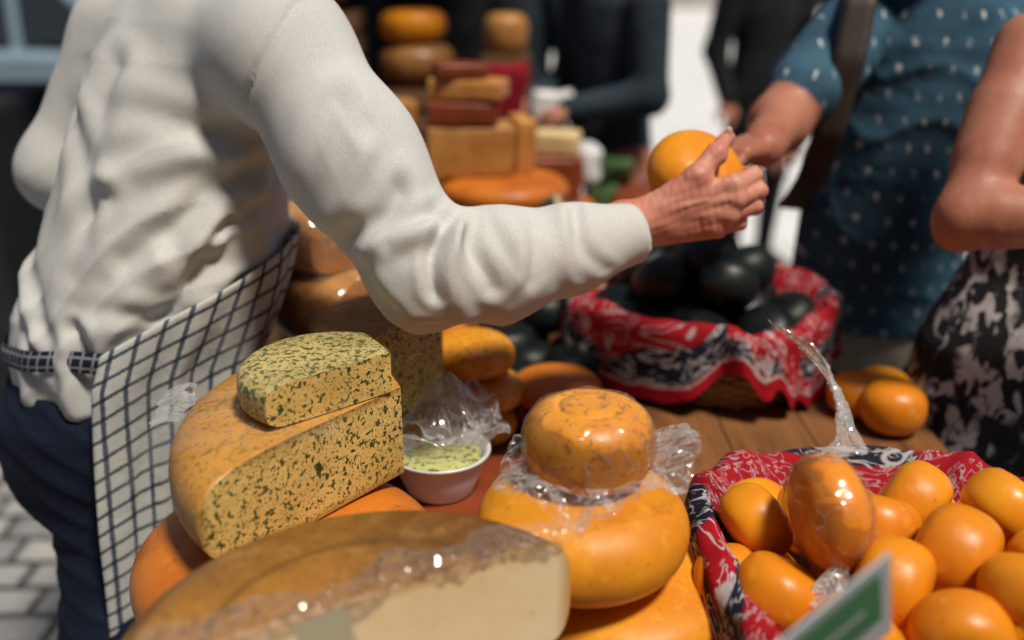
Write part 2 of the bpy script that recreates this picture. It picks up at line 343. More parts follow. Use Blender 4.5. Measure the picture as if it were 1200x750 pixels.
class SDF:
    def __init__(s, h): s.h = h; s.p = []
    def add(s, f, lo, hi, lab, k, op=1): s.p.append((f, np.array(lo, float), np.array(hi, float), lab, k, op))
    def cap(s, a, b, r1, r2, lab=0, k=.02, op=1):
        a = np.array(a, float); b = np.array(b, float); rm = max(r1, r2); ba = b-a; L = ba@ba+1e-12
        def f(X, Y, Z):
            t = np.clip(((X-a[0])*ba[0]+(Y-a[1])*ba[1]+(Z-a[2])*ba[2])/L, 0, 1)
            return np.sqrt((X-a[0]-t*ba[0])**2+(Y-a[1]-t*ba[1])**2+(Z-a[2]-t*ba[2])**2)-(r1+(r2-r1)*t)
        s.add(f, np.minimum(a, b)-rm, np.maximum(a, b)+rm, lab, k, op)
    def chain(s, pts, rad, lab=0, k=.02):
        for i in range(len(pts)-1): s.cap(pts[i], pts[i+1], rad[i], rad[i+1], lab, k)
    def ell(s, c, r, R=None, lab=0, k=.02, op=1):
        c = np.array(c, float); r = np.array(r, float); R = np.eye(3) if R is None else np.array(R, float)
        def f(X, Y, Z):
            x, y, z = X-c[0], Y-c[1], Z-c[2]
            u = [R[i, 0]*x+R[i, 1]*y+R[i, 2]*z for i in range(3)]
            k0 = np.sqrt(sum((u[i]/r[i])**2 for i in range(3)))+1e-9; k1 = np.sqrt(sum((u[i]/r[i]**2)**2 for i in range(3)))+1e-9
            return k0*(k0-1)/k1
        m = r.max(); s.add(f, c-m, c+m, lab, k, op)
    def loft(s, keys, ang, lab=0, k=.03):
        K = np.array(sorted(keys)); ca, sa = math.cos(ang), math.sin(ang)
        def f(X, Y, Z):
            Zc = np.clip(Z, K[0, 0], K[-1, 0]); cx, cy, ra, rb = [np.interp(Zc, K[:, 0], K[:, i]) for i in (1,2,3,4)]
            a = (X-cx)*ca+(Y-cy)*sa; b = -(X-cx)*sa+(Y-cy)*ca
            d = (np.sqrt((a/ra)**2+(b/rb)**2)-1)*np.minimum(ra, rb)
            return np.maximum(d, np.maximum(Z-K[-1, 0], K[0, 0]-Z))
        m = K[:, 3].max(); lo = (K[:, 1].min()-m, K[:, 2].min()-m, K[0, 0]); hi = (K[:, 1].max()+m, K[:, 2].max()+m, K[-1, 0])
        s.add(f, lo, hi, lab, k)
    def plane(s, p, n, r, k=.003):
        p = np.array(p, float); n = np.array(n, float); n /= np.linalg.norm(n)
        f = lambda X, Y, Z: -((X-p[0])*n[0]+(Y-p[1])*n[1]+(Z-p[2])*n[2])
        s.add(f, p-r, p+r, -1, k, -1)
    def build(s):
        h = s.h; U = [q for q in s.p if q[5] > 0]
        lo = np.min([q[1] for q in U], 0)-4*h; hi = np.max([q[2] for q in U], 0)+4*h
        N = np.ceil((hi-lo)/h).astype(int)+1; F = np.ones(N, np.float32)
        ax = [lo[i]+h*np.arange(N[i]) for i in range(3)]
        for f, a, b, lab, k, op in s.p:
            mg = (k+3*h) if op > 0 else 0
            i0 = np.maximum(np.floor((a-mg-lo)/h).astype(int), 0); i1 = np.minimum(np.ceil((b+mg-lo)/h).astype(int)+1, N)
            sl = tuple(slice(i0[i], i1[i]) for i in range(3))
            d = f(ax[0][sl[0]][:, None, None], ax[1][sl[1]][None, :, None], ax[2][sl[2]][None, None, :])
            A = F[sl]; d = np.broadcast_to(d, A.shape)
            if op > 0:
                w = np.clip(.5+.5*(d-A)/k, 0, 1); F[sl] = d+(A-d)*w-k*w*(1-w)
            else:
                F[sl] = np.maximum(A, -d)
        return nets(F, lo, h)
    def label(s, C):
        best = np.full(len(C), 9.); L = np.zeros(len(C), np.int32)
        for f, a, b, lab, k, op in s.p:
            if op < 0: continue
            d = f(C[:, 0], C[:, 1], C[:, 2]); m = d < best; best[m] = d[m]; L[m] = lab
        return L
    def mesh(s, name, mats, parent=None, post=None):
        V, Q = s.build(); L = s.label(V[Q].mean(1))
        o = mk(name, V, Q, mats, True, parent, L)
        if post:
            n = len(V); N = np.zeros(n*3, np.float32); o.data.vertices.foreach_get('normal', N); V2 = post(V, N.reshape(-1, 3))
            o.data.vertices.foreach_set('co', V2.astype(np.float32).ravel()); o.data.update()
        return o

def folds(V, N, strokes):
    """strokes: (x0,z0,x1,z1,width,amp) carved on the side whose normal faces -y"""
    D = np.zeros(len(V)); w0 = np.clip(-N[:, 1]*1.6+.3, 0, 1)
    for x0, z0, x1, z1, w, amp in strokes:
        dx, dz = x1-x0, z1-z0; L = dx*dx+dz*dz
        t = ((V[:, 0]-x0)*dx+(V[:, 2]-z0)*dz)/L; tc = np.clip(t, 0, 1)
        bend = .012*np.sin(t*3+x0*40)
        d = np.hypot(V[:, 0]-x0-tc*dx+bend*dz/L**.5, V[:, 2]-z0-tc*dz-bend*dx/L**.5)
        D += amp*(np.exp(-(d/w)**2)-.45*np.exp(-((d-1.9*w)/w)**2))*(1-.6*tc)*w0
    return D

def hand(name, w, f, n, right, mats, parent, curl=.5, h=.003, sc=1.0):
    w = np.array(w, float); f = np.array(f, float); f /= np.linalg.norm(f); n = np.array(n, float); n -= (n@f)*f; n /= np.linalg.norm(n)
    t = -np.cross(n, f)*(1 if right else -1)
    s = SDF(h)
    spec = [(.027,.088,(.042,.026,.020)),(.009,.092,(.046,.030,.021)),(-.010,.088,(.042,.028,.020)),(-.028,.080,(.033,.021,.018))]
    for i, (lt, ln, seg) in enumerate(spec):
        m = w+f*ln*sc+t*lt*sc; s.cap(w+t*lt*.5*sc, m, .017*sc, .0115*sc, 0, .014)
        p = m; a = .15+curl*.7+.08*i; r = [.0098,.0088,.008,.0068]
        pts = [p]
        for L in seg:
            d = f*math.cos(a)-n*math.sin(a); p = p+d*L*sc; pts.append(p); a += curl*.9+.05*i
        s.chain(pts, [x*sc for x in r], 0, .004)
    c0 = w+f*.02*sc+t*.018*sc; c1 = w+f*.052*sc+t*.044*sc-n*.012*sc; c2 = c1+(f*.75+t*.35-n*.35)*.034*sc; c3 = c2+(f*.9-n*.4)*.027*sc
    s.chain([c0, c1, c2, c3], [.018*sc,.0125*sc,.0105*sc,.0085*sc], 0, .01)
    return s.mesh(name, mats, parent)

def sphere(c, r, nu=16, nv=10):
    V = []
    for i in range(nu):
        for j in range(nv):
            a = 2*math.pi*i/nu; b = math.pi*j/(nv-1)-math.pi/2
            V.append((c[0]+r*math.cos(b)*math.cos(a), c[1]+r*math.cos(b)*math.sin(a), c[2]+r*math.sin(b)))
    return V, grid_faces(nu, nv, True)
def head_parts(s, hd, f3, skin, hair, mouth=True):
    side = np.array((-f3[1], f3[0], 0)); R = np.array([side, f3, (0,0,1)])
    s.ell(hd+np.array((0,0,.03)), (.077,.097,.095), R, skin, .02); s.ell(hd+f3*.03-np.array((0,0,.055)), (.055,.062,.06), R, skin, .03)
    s.cap(hd+f3*.093+np.array((0,0,.02)), hd+f3*.112-np.array((0,0,.018)), .009, .014, skin, .012)
    for sg in (-1, 1):
        s.ell(hd+side*sg*.08, (.012,.026,.034), R, skin, .008)
        s.ell(hd+f3*.1+side*sg*.033+np.array((0,0,.018)), (.017,.012,.011), R, skin, .008, -1)
    s.cap(hd+f3*.088+side*.022-np.array((0,0,.05)), hd+f3*.088-side*.022-np.array((0,0,.05)), .007, .007, skin, .006)
    s.ell(hd-f3*.022+np.array((0,0,.05)), (.087,.098,.095), R, hair, .008)
def eyes(hd, f3, E):
    side = np.array((-f3[1], f3[0], 0))
    for sg in (-1, 1):
        V, F = sphere(hd+f3*.087+side*sg*.033+np.array((0,0,.018)), .012); mk('eye', V, F, M['whitepl'], True, E)
        V, F = sphere(hd+f3*.094+side*sg*.033+np.array((0,0,.018)), .0062); mk('iris', V, F, M['glass'], True, E)
def figure(name, keys, ang, arms, legs, head, fwd, mats, lab, h=.008, hair=None, skirt=None, post=None):
    """mats order: 0 top, 1 skin, 2 bottom, 3 hair, 4 shoe"""
    f3 = np.array((fwd[0], fwd[1], 0), float); f3 /= np.linalg.norm(f3); E = empty(name, (keys[0][1], keys[0][2], 0))
    s = SDF(h); s.loft(keys, ang, 0, .03)
    if skirt: s.loft(skirt, ang, 2, .01)
    for a in arms:
        sh, el, wr = a['p']; r = a.get('r', (.058,.046,.030))
        if a['sleeve'] == 'long': s.chain([sh, el, wr], [r[0]+.012, r[1]+.012, r[2]+.012], 0, .03)
        else:
            s.chain([sh, el, wr], r, 1, .02)
            if a['sleeve'] == 'none':
                sh_, el_, wr_ = [np.array(q) for q in (sh, el, wr)]
                s.cap(sh_*.6+el_*.4, sh_*.35+el_*.65, r[0]*.98, r[1]*1.12, 1, .02); s.cap(el_*.8+wr_*.2, el_*.55+wr_*.45, r[1]*1.06, r[1]*.9, 1, .02)
                s.ell(el_+np.array((-.012,.0,-.022)), (r[1]*.66,)*3, None, 1, .02)
            if a['sleeve'] == 'short':
                m = np.array(sh)*.38+np.array(el)*.62; s.cap(sh, m, r[0]+.016, r[0]+.014, 0, .02)
    for hp, kn, an, r in legs:
        s.chain([hp, kn, an], r, lab, .03)
        a = np.array(an, float); s.cap((a[0], a[1], .045), (a[0]+f3[0]*.15, a[1]+f3[1]*.15, .035), .042, .034, 4, .02); s.cap(an, (a[0], a[1], .05), r[2], r[2]*.9, lab, .02)
    hd = np.array(head, float); kt = max(keys); s.cap((kt[1], kt[2], kt[0]-.03), hd-np.array((0,0,.06)), .058, .055, 1, .03)
    head_parts(s, hd, f3, 1, 3)
    if hair == 'long': s.cap(hd-f3*.05, hd-f3*.07-np.array((0,0,.2)), .075, .06, 3, .03)
    s.mesh('body', mats, E, post); eyes(hd, f3, E)
    for i, a in enumerate(arms):
        sh, el, wr = [np.array(x, float) for x in a['p']]; d = wr-el; d /= np.linalg.norm(d)
        hand('hand_%d' % (i+1), wr-d*.012, a.get('dir', d), a.get('n', (0,0,1)), a['right'], [mats[1]], E, a.get('curl', .4), a.get('h', .0045), 1.0)
    return E

# ---- cheeses
def wheel_mesh(name, r, h, mats, n1=4.5, n2=2.3, cuts=(), seed=0, nu=96, nv=36, rough=.006, dish=0.):
    t = np.linspace(-math.pi/2, math.pi/2, nv); t = t*.999
    rho = r*np.abs(np.cos(t))**(2/n1); z = h/2*np.sign(t)*np.abs(np.sin(t))**(2/n2)
    rr = np.concatenate([[0], rho, [0]]); zz = np.concatenate([[-h/2], z, [h/2]])
    L = np.concatenate([[0], np.cumsum(np.hypot(np.diff(rr), np.diff(zz)))]); q = np.linspace(0, L[-1], nv+(40 if dish else 10))
    rho = np.interp(q, L, rr); z = np.interp(q, L, zz); rho[0] = rho[-1] = 1e-4
    V = np.array([(rho[j]*math.cos(2*math.pi*i/nu), rho[j]*math.sin(2*math.pi*i/nu), z[j]) for i in range(nu) for j in range(len(q))])
    if dish:
        rd = np.hypot(V[:, 0], V[:, 1])/r; V[:, 2] -= dish*(np.exp(-((rd-.48)/.04)**2)-.5*np.exp(-((rd-.30)/.04)**2))*(V[:, 2] > 0)
    V *= (1+rough*sn(V, 1.6/r, seed)[:, None]+rough*.35*sn(V, 4/r, seed+9)[:, None])
    me = bpy.data.meshes.new(name); bm = bmesh.new(); vs = [bm.verts.new(v) for v in V]
    for f in grid_faces(nu, len(q), True): bm.faces.new([vs[k] for k in f])
    bmesh.ops.remove_doubles(bm, verts=bm.verts, dist=2e-4); bmesh.ops.recalc_face_normals(bm, faces=bm.faces)
    for f in bm.faces: f.smooth = True
    for p, n in cuts:
        g = list(bm.verts)+list(bm.edges)+list(bm.faces)
        bmesh.ops.bisect_plane(bm, geom=g, plane_co=p, plane_no=n, clear_outer=True, dist=1e-5)
        be = [e for e in bm.edges if e.is_boundary]
        res = bmesh.ops.holes_fill(bm, edges=be, sides=0)
        for f in res['faces']: f.material_index = 1; f.smooth = False
    bmesh.ops.recalc_face_normals(bm, faces=bm.faces)
    bm.to_mesh(me); bm.free()
    for m in mats: me.materials.append(m)
    return me
def put(name, me, loc, rot=(0,0,0), parent=None):
    o = bpy.data.objects.new(name, me); o.location = loc; o.rotation_euler = rot; col.objects.link(o)
    if parent: child(o, parent)
    return o
def wheel(name, c, r, h, m='gouda', mc='cutpale', **kw):
    rot = kw.pop('rot', (0,0,0)); kw.setdefault('seed', random.randint(0, 999))
    return put(name, wheel_mesh(name, r, h, [M[m], M[mc]], **kw), (c[0], c[1], c[2]+h/2), rot)
def shell_of(o, name, off, m, amp=.003, sc=60, seed=5):
    me = o.data; n = len(me.vertices); V = np.zeros(n*3, np.float32); N = np.zeros(n*3, np.float32)
    me.vertices.foreach_get('co', V); me.vertices.foreach_get('normal', N); V = V.reshape(-1, 3); N = N.reshape(-1, 3)
    rd = 1-np.abs(sn(V, sc, seed)); V = V+N*(off+amp*np.clip(rd, 0, 1)**3)[:, None]; F = [tuple(p.vertices) for p in me.polygons]
    w = mk(name, V, F, M[m], True); w.parent = o; w.matrix_basis = Matrix.Identity(4); return w
def block(name, c, s, m, rz=0, seed=1, amp=.003, bv=.006):
    me = bpy.data.meshes.new(name); bm = bmesh.new(); bmesh.ops.create_cube(bm, size=1)
    for v in bm.verts: v.co = Vector((v.co.x*s[0], v.co.y*s[1], v.co.z*s[2]))
    bmesh.ops.bevel(bm, geom=list(bm.edges), offset=bv, segments=3, affect='EDGES', profile=.5)
    bmesh.ops.subdivide_edges(bm, edges=list(bm.edges), cuts=2, use_grid_fill=True)
    for v in bm.verts:
        p = np.array([v.co]); v.co += Vector([amp*sn(p, 25, seed+i)[0] for i in range(3)])
    for f in bm.faces: f.smooth = True
    bm.to_mesh(me); bm.free(); me.materials.append(M[m]); return put(name, me, c, (0,0,rz))
def sheet(name, nu, nv, fn, m, parent=None, uvs=None, smooth=True, jit=0.):
    V = []; U = []
    for i in range(nu):
        for j in range(nv):
            u, v = i/(nu-1), j/(nv-1); p = fn(u, v)
            if jit and 0 < i < nu-1: p = tuple(q+random.gauss(0, jit) for q in p)
            V.append(p); U.append(uvs(u, v) if uvs else (u, v))
    F = grid_faces(nu, nv)
    if not smooth: F = [t for a, b, c, d in F for t in (((a,b,c),(a,c,d)) if random.random() < .5 else ((a,b,d),(b,c,d)))]
    return mk(name, V, F, m, smooth, parent, None, U)
def sv(x, y, z, s, seed): return float(sn(np.array([[x, y, z]]), s, seed)[0])

# ================================================================== GROUND / STREET
gV = [(-90,-60,0),(90,-60,0),(90,140,0),(-90,140,0)]
mk('ground', gV, [(0,1,2,3)], M['cobble'], False)
mk('pavement', [(.35,5.0,.004),(60,5.0,.004),(60,60,.004),(.35,60,.004)], [(0,1,2,3)], M['pave'], False)

# ================================================================== TABLE
TZ = .78
poly = [(-.44,.18),(.68,.18),(.68,1.45),(.60,1.72),(.55,3.0),(-.42,3.0),(-.40,1.7),(-.375,1.3),(-.44,1.12)]
T = empty('market_table', (0,1,0))
n = len(poly); V = [(x,y,TZ) for x,y in poly]+[(x,y,TZ-.035) for x,y in poly]
F = [tuple(range(n)), tuple(range(2*n-1, n-1, -1))]+[(i, i+n, (i+1) % n+n, (i+1) % n) for i in range(n)]
bevel(mk('tabletop', V, F, M['wood'], False, T), .004)
for i, (x, y) in enumerate([(-.36,.28),(.6,.28),(-.33,1.9),(.48,1.9),(-.33,2.9),(.45,2.9)]):
    V, F = box_geo((x,y,(TZ-.036)/2), (.06,.06,TZ-.036)); mk('leg_%d' % (i+1), V, F, M['wood'], False, T)
V, F = join_geo([box_geo((.09,.28,.68),(.88,.03,.1)), box_geo((.06,2.9,.68),(.7,.03,.1))]); mk('apron_rail', V, F, M['wood'], False, T)

# ================================================================== CHEESES LEFT / CENTRE
nrm = Vector((.479,-.878,0))
wheel('cheese_wheel', (-.12,.64,TZ), .20, .082, 'brownrind')
fw = wheel('cut_cheese_wheel', (-.107,.665,.868), .2195, .122, 'agedrind', 'frontcut', n1=16, n2=2.8, cuts=[(Vector((.163,.147,0)), nrm)], rough=.003, nu=160)
ftop = .990
def ffn(u, v):
    L = -.015+u*.40; p = np.array((.056,.812))-np.array((.878,.479))*L; w = -.030+v*.050
    k = .010*sv(u*.4, 0, 1, 30, 8)+.007*sv(u*.4, v*.05, 1, 70, 9)*(1-v)
    w += k; q = p+np.array((.479,-.878))*min(w, .004); z = ftop+.001-max(w-.004, 0)*.9
    r = .004*max(0, 1-abs(sv(u*.5, v*.08, 0, 60, 3)))**2+.002*abs(sv(u*.4, v*.1, 0, 200, 5))
    return (q[0], q[1], z+r)
child(sheet('cling_film', 90, 8, ffn, M['bag'], smooth=False, jit=.0008), fw)

wheel('cheese_wheel', (-.255,.985,TZ), .175, .122, 'orange', n1=4)
a1 = math.radians(232); a0 = math.radians(112)
hb = wheel('herb_cheese_wheel', (-.10,1.06,.905), .293, .115, 'herbrind', 'herbcutbig', n1=7, n2=3,
    cuts=[((-.03,.03,0), (-math.sin(a1), math.cos(a1), 0)), ((-.03,.02,0), (math.sin(a0), -math.cos(a0), 0))], rough=.004, nu=140)
hp = wheel('herb_cheese_piece', (-.207,1.050,1.0215), .104, .050, 'herbtop', 'herbcut', n1=8, n2=4,
    cuts=[((.008,-.032,0), (.66,-.75,0)), ((.060,.03,0),(.85,.5,0))], rough=.012)
def hfn(u, v):
    x = -.40+u*.22; y = .895+v*.16+.06*u+.012*sv(u*.1,v*.1,0,30,9)
    d = math.hypot(x+.10, y-1.06); z = 1.0225 if d < .283 else 1.0225-(d-.283)*.8
    return (x+.006*sv(x,y,0,40,4), y, z+.007*max(0, 1-abs(sv(x,y,0,34,1)))**2+.003*max(0, 1-abs(sv(x,y,0,90,2)))**2)
child(sheet('cling_film', 44, 32, hfn, M['film'], smooth=False), hb)
def hfn2(u, v):
    t = math.radians(176+u*20); r = .268+v*.040+.005*sv(u*.2,v*.1,0,60,3); x = -.10+r*math.cos(t); y = 1.06+r*math.sin(t)
    return (x, y, 1.024-.35*max(0, r-.29)+.003*sv(x,y,0,90,6))
child(sheet('cling_film_edge', 22, 6, hfn2, M['bag'], smooth=False), hb)
wheel('cheese_wheel', (-.19,1.345,TZ), .11, .13, 'brownrind')
wp = wheel('wrapped_herb_cheese', (-.170,1.30,.911), .106, .130, 'tanrind', 'herbcut', n1=8, n2=4, cuts=[((.035,-.035,0),(.80,-.6,0)),((.05,.05,0),(.9,.5,0))])
shell_of(wp, 'cling_film', .003, 'film', .006, 40)
wheel('cheese_wheel', (-.27,1.62,TZ), .125, .13, 'orange')
w1 = wheel('wrapped_cheese_wheel', (-.275,1.58,.912), .125, .11, 'tanrind', 'cutorange', n1=6, n2=3, cuts=[((.05,-.04,0),(.9,-.45,0))])
shell_of(w1, 'cling_film', .003, 'film', .008, 35)
w2 = wheel('wrapped_cheese_wheel', (-.29,1.60,1.024), .115, .095, 'tanrind', 'cutorange', n1=6, n2=3, cuts=[((.04,-.03,0),(.8,-.6,0))])
shell_of(w2, 'cling_film', .004, 'bag', .010, 35)
wheel('cheese_wheel', (-.135,1.50,TZ), .08, .08, 'brownrind'); wheel('cheese_wheel', (-.14,1.51,.861), .078, .085, 'orange')
wheel('cheese_wheel', (-.15,1.70,TZ), .09, .16, 'brownrind'); wheel('black_wax_cheese', (-.01,1.68,TZ), .06, .10, 'blackwax')
for z, h, dx in ((TZ,.055,0),(.836,.056,.012),(.893,.062,-.004)):
    wheel('speckled_cheese', (-.058+dx,1.43,z), .066, h, 'speckled', n1=3.2, n2=2.2, rough=.012)
wheel('cheese_wheel', (.07,1.49,TZ), .072, .05, 'brownrind'); wheel('cheese_wheel', (.070,1.46,.829), .073, .05, 'orange', n1=3.2)
for x, y, z in [(.03,1.66,TZ),(.12,1.70,TZ),(.06,1.74,.85),(.02,1.78,TZ),(.10,1.62,TZ),(.0,1.56,TZ)]:
    wheel('black_wax_cheese', (x,y,z), .052, .075, 'blackwax', n1=2.6)
wheel('wax_cheese_wheel', (-.04,1.16,TZ), .165, .034, 'redwax', n1=8, n2=3)
bx, by, bz = -.098, 1.205, .815
B = empty('herb_butter_bowl', (bx,by,bz))
prof = [(.001,.004),(.040,.004),(.043,0),(.046,.004),(.056,.03),(.064,.056),(.070,.060),(.069,.064),(.062,.060),(.053,.03),(.042,.010),(.001,.009)]
V = [(bx+r*math.cos(2*math.pi*i/48), by+r*math.sin(2*math.pi*i/48), bz+z) for i in range(48) for r, z in prof]
mk('bowl', V, grid_faces(48, len(prof), True), M['whitepl'], True, B)
V = []
for i in range(40):
    for j in range(14):
        r = .056*j/13; a = 2*math.pi*i/40; x, y = r*math.cos(a), r*math.sin(a); V.append((bx+x, by+y, bz+.046+.004*sv(x,y,0,70,2)+.008*(1-r/.056)))
mk('herb_butter', V, grid_faces(40, 14, True), M['herbbutter'], True, B)
def bag(u, v, c, r0, r1, z0, z1, seed, sq=1.):
    a = 2*math.pi*u; wob = sv(math.cos(a)*.1, math.sin(a)*.1, v*.04, 45, seed); w2 = sv(math.cos(a)*.1, math.sin(a)*.1, v*.08, 120, seed+1)
    r = r0+(r1-r0)*v**.8+(.012*wob+.005*w2)*v; z = z0+(z1-z0)*math.sin(v*1.9)/math.sin(1.9)+.014*sv(math.cos(a)*.1, math.sin(a)*.1, 0, 60, seed+2)*v+.005*w2*v
    return (c[0]+r*math.cos(a), c[1]+r*math.sin(a)*sq, z)
sheet('plastic_bag', 72, 8, lambda u, v: bag(u, v, (bx,by+.01), .060, .092, bz+.066, bz+.105, 21), M['bag'], B, smooth=False, jit=.0008)
sheet('plastic_bag_top', 50, 8, lambda u, v: bag(u, v, (bx+.005,by+.045), .012, .076, bz+.15, bz+.09, 33), M['bag'], B, smooth=False, jit=.001)

wheel('cheese_wheel', (.125,.955,TZ), .128, .085, 'gouda', n1=3.4)
wheel('gouda_wheel', (.076,.941,.865), .115, .110, 'gouda', n1=3.2, n2=2.2, nu=128)
sg = wheel('wrapped_gouda', (.082,.950,.9735), .069, .088, 'speckled', n1=3.8, n2=2.5, nu=120, dish=.0030)
shell_of(sg, 'cling_film', .0010, 'film', .0022, 50)
def skirt(u, v):
    a = 2*math.pi*u; cr = sv(math.cos(a)*.1, math.sin(a)*.1, 0, 70, 4); c2 = sv(math.cos(a)*.1, math.sin(a)*.1, v*.05, 160, 6)
    ext = .012+.036*max(0, math.cos(a-.05))**2+.028*max(0, math.cos(a-3.5))**3+.020*max(0, math.cos(a-4.9))**4+.005*cr
    r = .0685+ext*v+.002*c2; z = .998+v*(.014*math.sin(a*5+1)+.007*cr)+.002*c2-(.014*v*v)
    return (.082+r*math.cos(a), .950+r*math.sin(a), z+.026*max(0, math.cos(a-.2))*v)
child(sheet('plastic_skirt', 90, 6, skirt, M['bag'], smooth=False, jit=.0009), sg)
# far stack
wheel('cheese_wheel', (-.06,2.36,TZ), .17, .10, 'orange'); wheel('cheese_wheel', (-.05,2.35,.878), .165, .075, 'redwax'); wheel('cheese_wheel', (-.02,2.32,.951), .155, .07, 'orange', n1=5)
block('cheese_block', (-.10,2.34,1.080), (.20,.13,.115), 'tanrind', .12)
block('cheese_block', (.02,2.38,1.085), (.045,.13,.125), 'cutorange', .2)
block('cheese_block', (-.115,2.33,1.165), (.16,.12,.05), 'redwax', .1); block('cheese_block', (-.10,2.34,1.217), (.17,.12,.045), 'cutorange', -.15); block('cheese_block', (-.12,2.34,1.258), (.12,.11,.032), 'redwax', .25)
block('cheese_block', (-.27,2.30,.86), (.16,.14,.15), 'cutorange', .3); block('cheese_block', (-.25,2.25,.98), (.14,.12,.08), 'tanrind', -.2)
block('cheese_block', (-.33,2.42,1.06), (.12,.12,.09), 'redwax', -.1); block('cheese_block', (-.3,2.5,1.14), (.11,.1,.06), 'tanrind', .3)
random.seed(11)
for i, (x, y, z) in enumerate([(-.10,2.05,.97),(.0,2.06,.97),(.08,2.02,.98),(.15,2.05,.99),(.20,2.0,.95),(.04,1.95,.92),(-.06,1.93,.92),(.12,1.92,.92),(.24,2.08,.95),(.17,1.97,.90),(.28,2.02,.92),(.11,2.10,1.0)]):
    w = wheel('cheese_wedge', (x,y,z-.03), .055, .05, random.choice(['herbrind','herbtop','blackwax','gouda','tanrind','redwax']), random.choice(['herbcut','cutpale']), cuts=[((0,0,0),(math.cos(i*1.7), math.sin(i*1.7),0)),((0,0,0),(math.cos(i*1.7+1.2), math.sin(i*1.7+1.2),0))], rot=(random.uniform(-.5,.5), random.uniform(-.4,.4), 0), nu=48)
    if i % 2: shell_of(w, 'cling_film', .003, 'bag', .004)
wheel('cheese_wheel', (.02,2.0,TZ), .14, .09, 'brownrind'); wheel('cheese_wheel', (.22,2.03,TZ), .09, .11, 'brownrind'); wheel('cheese_wheel', (-.2,1.98,TZ), .11, .16, 'orange')
for x, y, r, h, m in [(-.25,2.6,.13,.12,'gouda'),(.1,2.7,.14,.1,'orange'),(.35,2.5,.13,.09,'gouda'),(-.28,2.85,.1,.12,'brownrind'),(.38,2.8,.1,.1,'redwax')]:
    wheel('cheese_wheel', (x,y,TZ), r, h, m, nu=48)
block('cheese_block', (.10,2.68,.94), (.16,.12,.12), 'redwax', .2); block('cheese_block', (.12,2.70,1.03), (.12,.11,.06), 'cutpale', -.2)
for i, (x, y, z, m) in enumerate([(.16,2.86,.83,'whitepl'),(.26,2.82,.84,'greenpl'),(.22,2.90,.93,'whitepl'),(.31,2.90,.90,'greenpl'),(.13,2.92,.93,'greenpl')]):
    block('wrapped_herbs' if m == 'greenpl' else 'paper_parcel', (x,y,z), (.10,.08,.09), m, i, bv=.02, amp=.012, seed=i)

# ================================================================== BASKETS
def perim(cx, cy, hx, hy, rot=0., e=.62):
    cr, sr = math.cos(rot), math.sin(rot)
    def f(a, s=1.):
        c, d = math.cos(a), math.sin(a)
        x = hx*s*math.copysign(abs(c)**e, c); y = hy*s*math.copysign(abs(d)**e, d)
        return (cx+x*cr-y*sr, cy+x*sr+y*cr)
    return f
def basket(name, cx, cy, hx, hy, rot, z0, z1, drop, seed, ph):
    E = empty(name, (cx, cy, z0)); parts = []; P = perim(cx, cy, hx, hy, rot); rows = int((z1-z0)/.0085); N = 200; nst = 36
    for r in range(rows):
        t = (r+.5)/rows; s = .84+.14*t; pts = []
        for i in range(N):
            a = 2*math.pi*i/N; o = .0045*math.sin(a*nst/2+(math.pi if r % 2 else 0)); x, y = P(a, s)
            dx, dy = x-cx, y-cy; L = math.hypot(dx, dy); pts.append((x+dx/L*o, y+dy/L*o, z0+.004+t*(z1-z0-.006)))
        parts.append(tube(pts, .0046, 6, True))
    for k in range(nst):
        a = 2*math.pi*(k+.5)/nst; x0, y0 = P(a, .84); x1, y1 = P(a, .98); parts.append(tube([(x0,y0,z0+.002),(x1,y1,z1)], .004, 6))
    parts.append(tube([(*P(2*math.pi*i/120, 1.0), z1) for i in range(120)], .007, 8, True))
    V, F = join_geo(parts); mk('wicker', V, F, M['wicker'], True, E)
    V = [(*P(2*math.pi*i/60, .84), z0+.006) for i in range(60)]; mk('base', V, [tuple(range(60))], M['wicker'], False, E)
    nv = 30; inner = .10
    def LL(a): return drop*(.42+.58*abs(math.cos(2*(a-ph)))**1.5)
    def fn(u, v):
        a = 2*math.pi*u; L = LL(a)+.010*sv(math.cos(a)*.3, math.sin(a)*.3, 0, 12, seed)
        tot = inner+L; d = v*tot
        if d < inner: s = .78+.23*(d/inner); z = z1-.055+.080*(d/inner)**.6
        else:
            q = d-inner; s = 1.01+.075*min(1, q/.015)+q*.35; z = z1+.025-q*.93
        w = max(0, d-inner)/tot; ruf = .040*sv(math.cos(a)*.3, math.sin(a)*.3, 0, 22, seed+1)+.028*sv(math.cos(a)*.3, math.sin(a)*.3, v*.02, 55, seed+2)
        s += ruf*w*2.2; x, y = P(a, s); z += (.022*w+.006)*sv(math.cos(a)*.3, math.sin(a)*.3, v*.05, 30, seed+3)+.003*sv(x,y,z,60,seed+5)
        return (x, y, max(z, TZ+.006))
    sheet('bandana', 420, nv, fn, M['bandana'], E, lambda u, v: (u*2*math.pi*(hx+hy)/2*1.05, (1-v)*(inner+LL(2*math.pi*u))))
    return E
basket('black_cheese_basket', .345, 1.72, .215, .19, -.55, TZ, .915, .165, 3, math.radians(75))
basket('gouda_basket', .445, .955, .215, .220, .0, TZ, .870, .15, 14, .75)
random.seed(5)
for x, y, z in [(.22,1.65,.88),(.33,1.60,.88),(.44,1.62,.88),(.20,1.75,.88),(.31,1.71,.89),(.42,1.72,.89),(.50,1.70,.88),(.26,1.84,.89),(.36,1.84,.89),(.45,1.81,.89),
                (.27,1.70,.955),(.375,1.66,.96),(.33,1.78,.965),(.43,1.76,.955),(.25,1.80,.95),(.35,1.72,1.0)]:
    wheel('black_wax_cheese', (x,y,z-.04), .056, .085, 'blackwax', n1=2.9, rot=(random.uniform(-.5,.5),random.uniform(-.5,.5),0), nu=56)
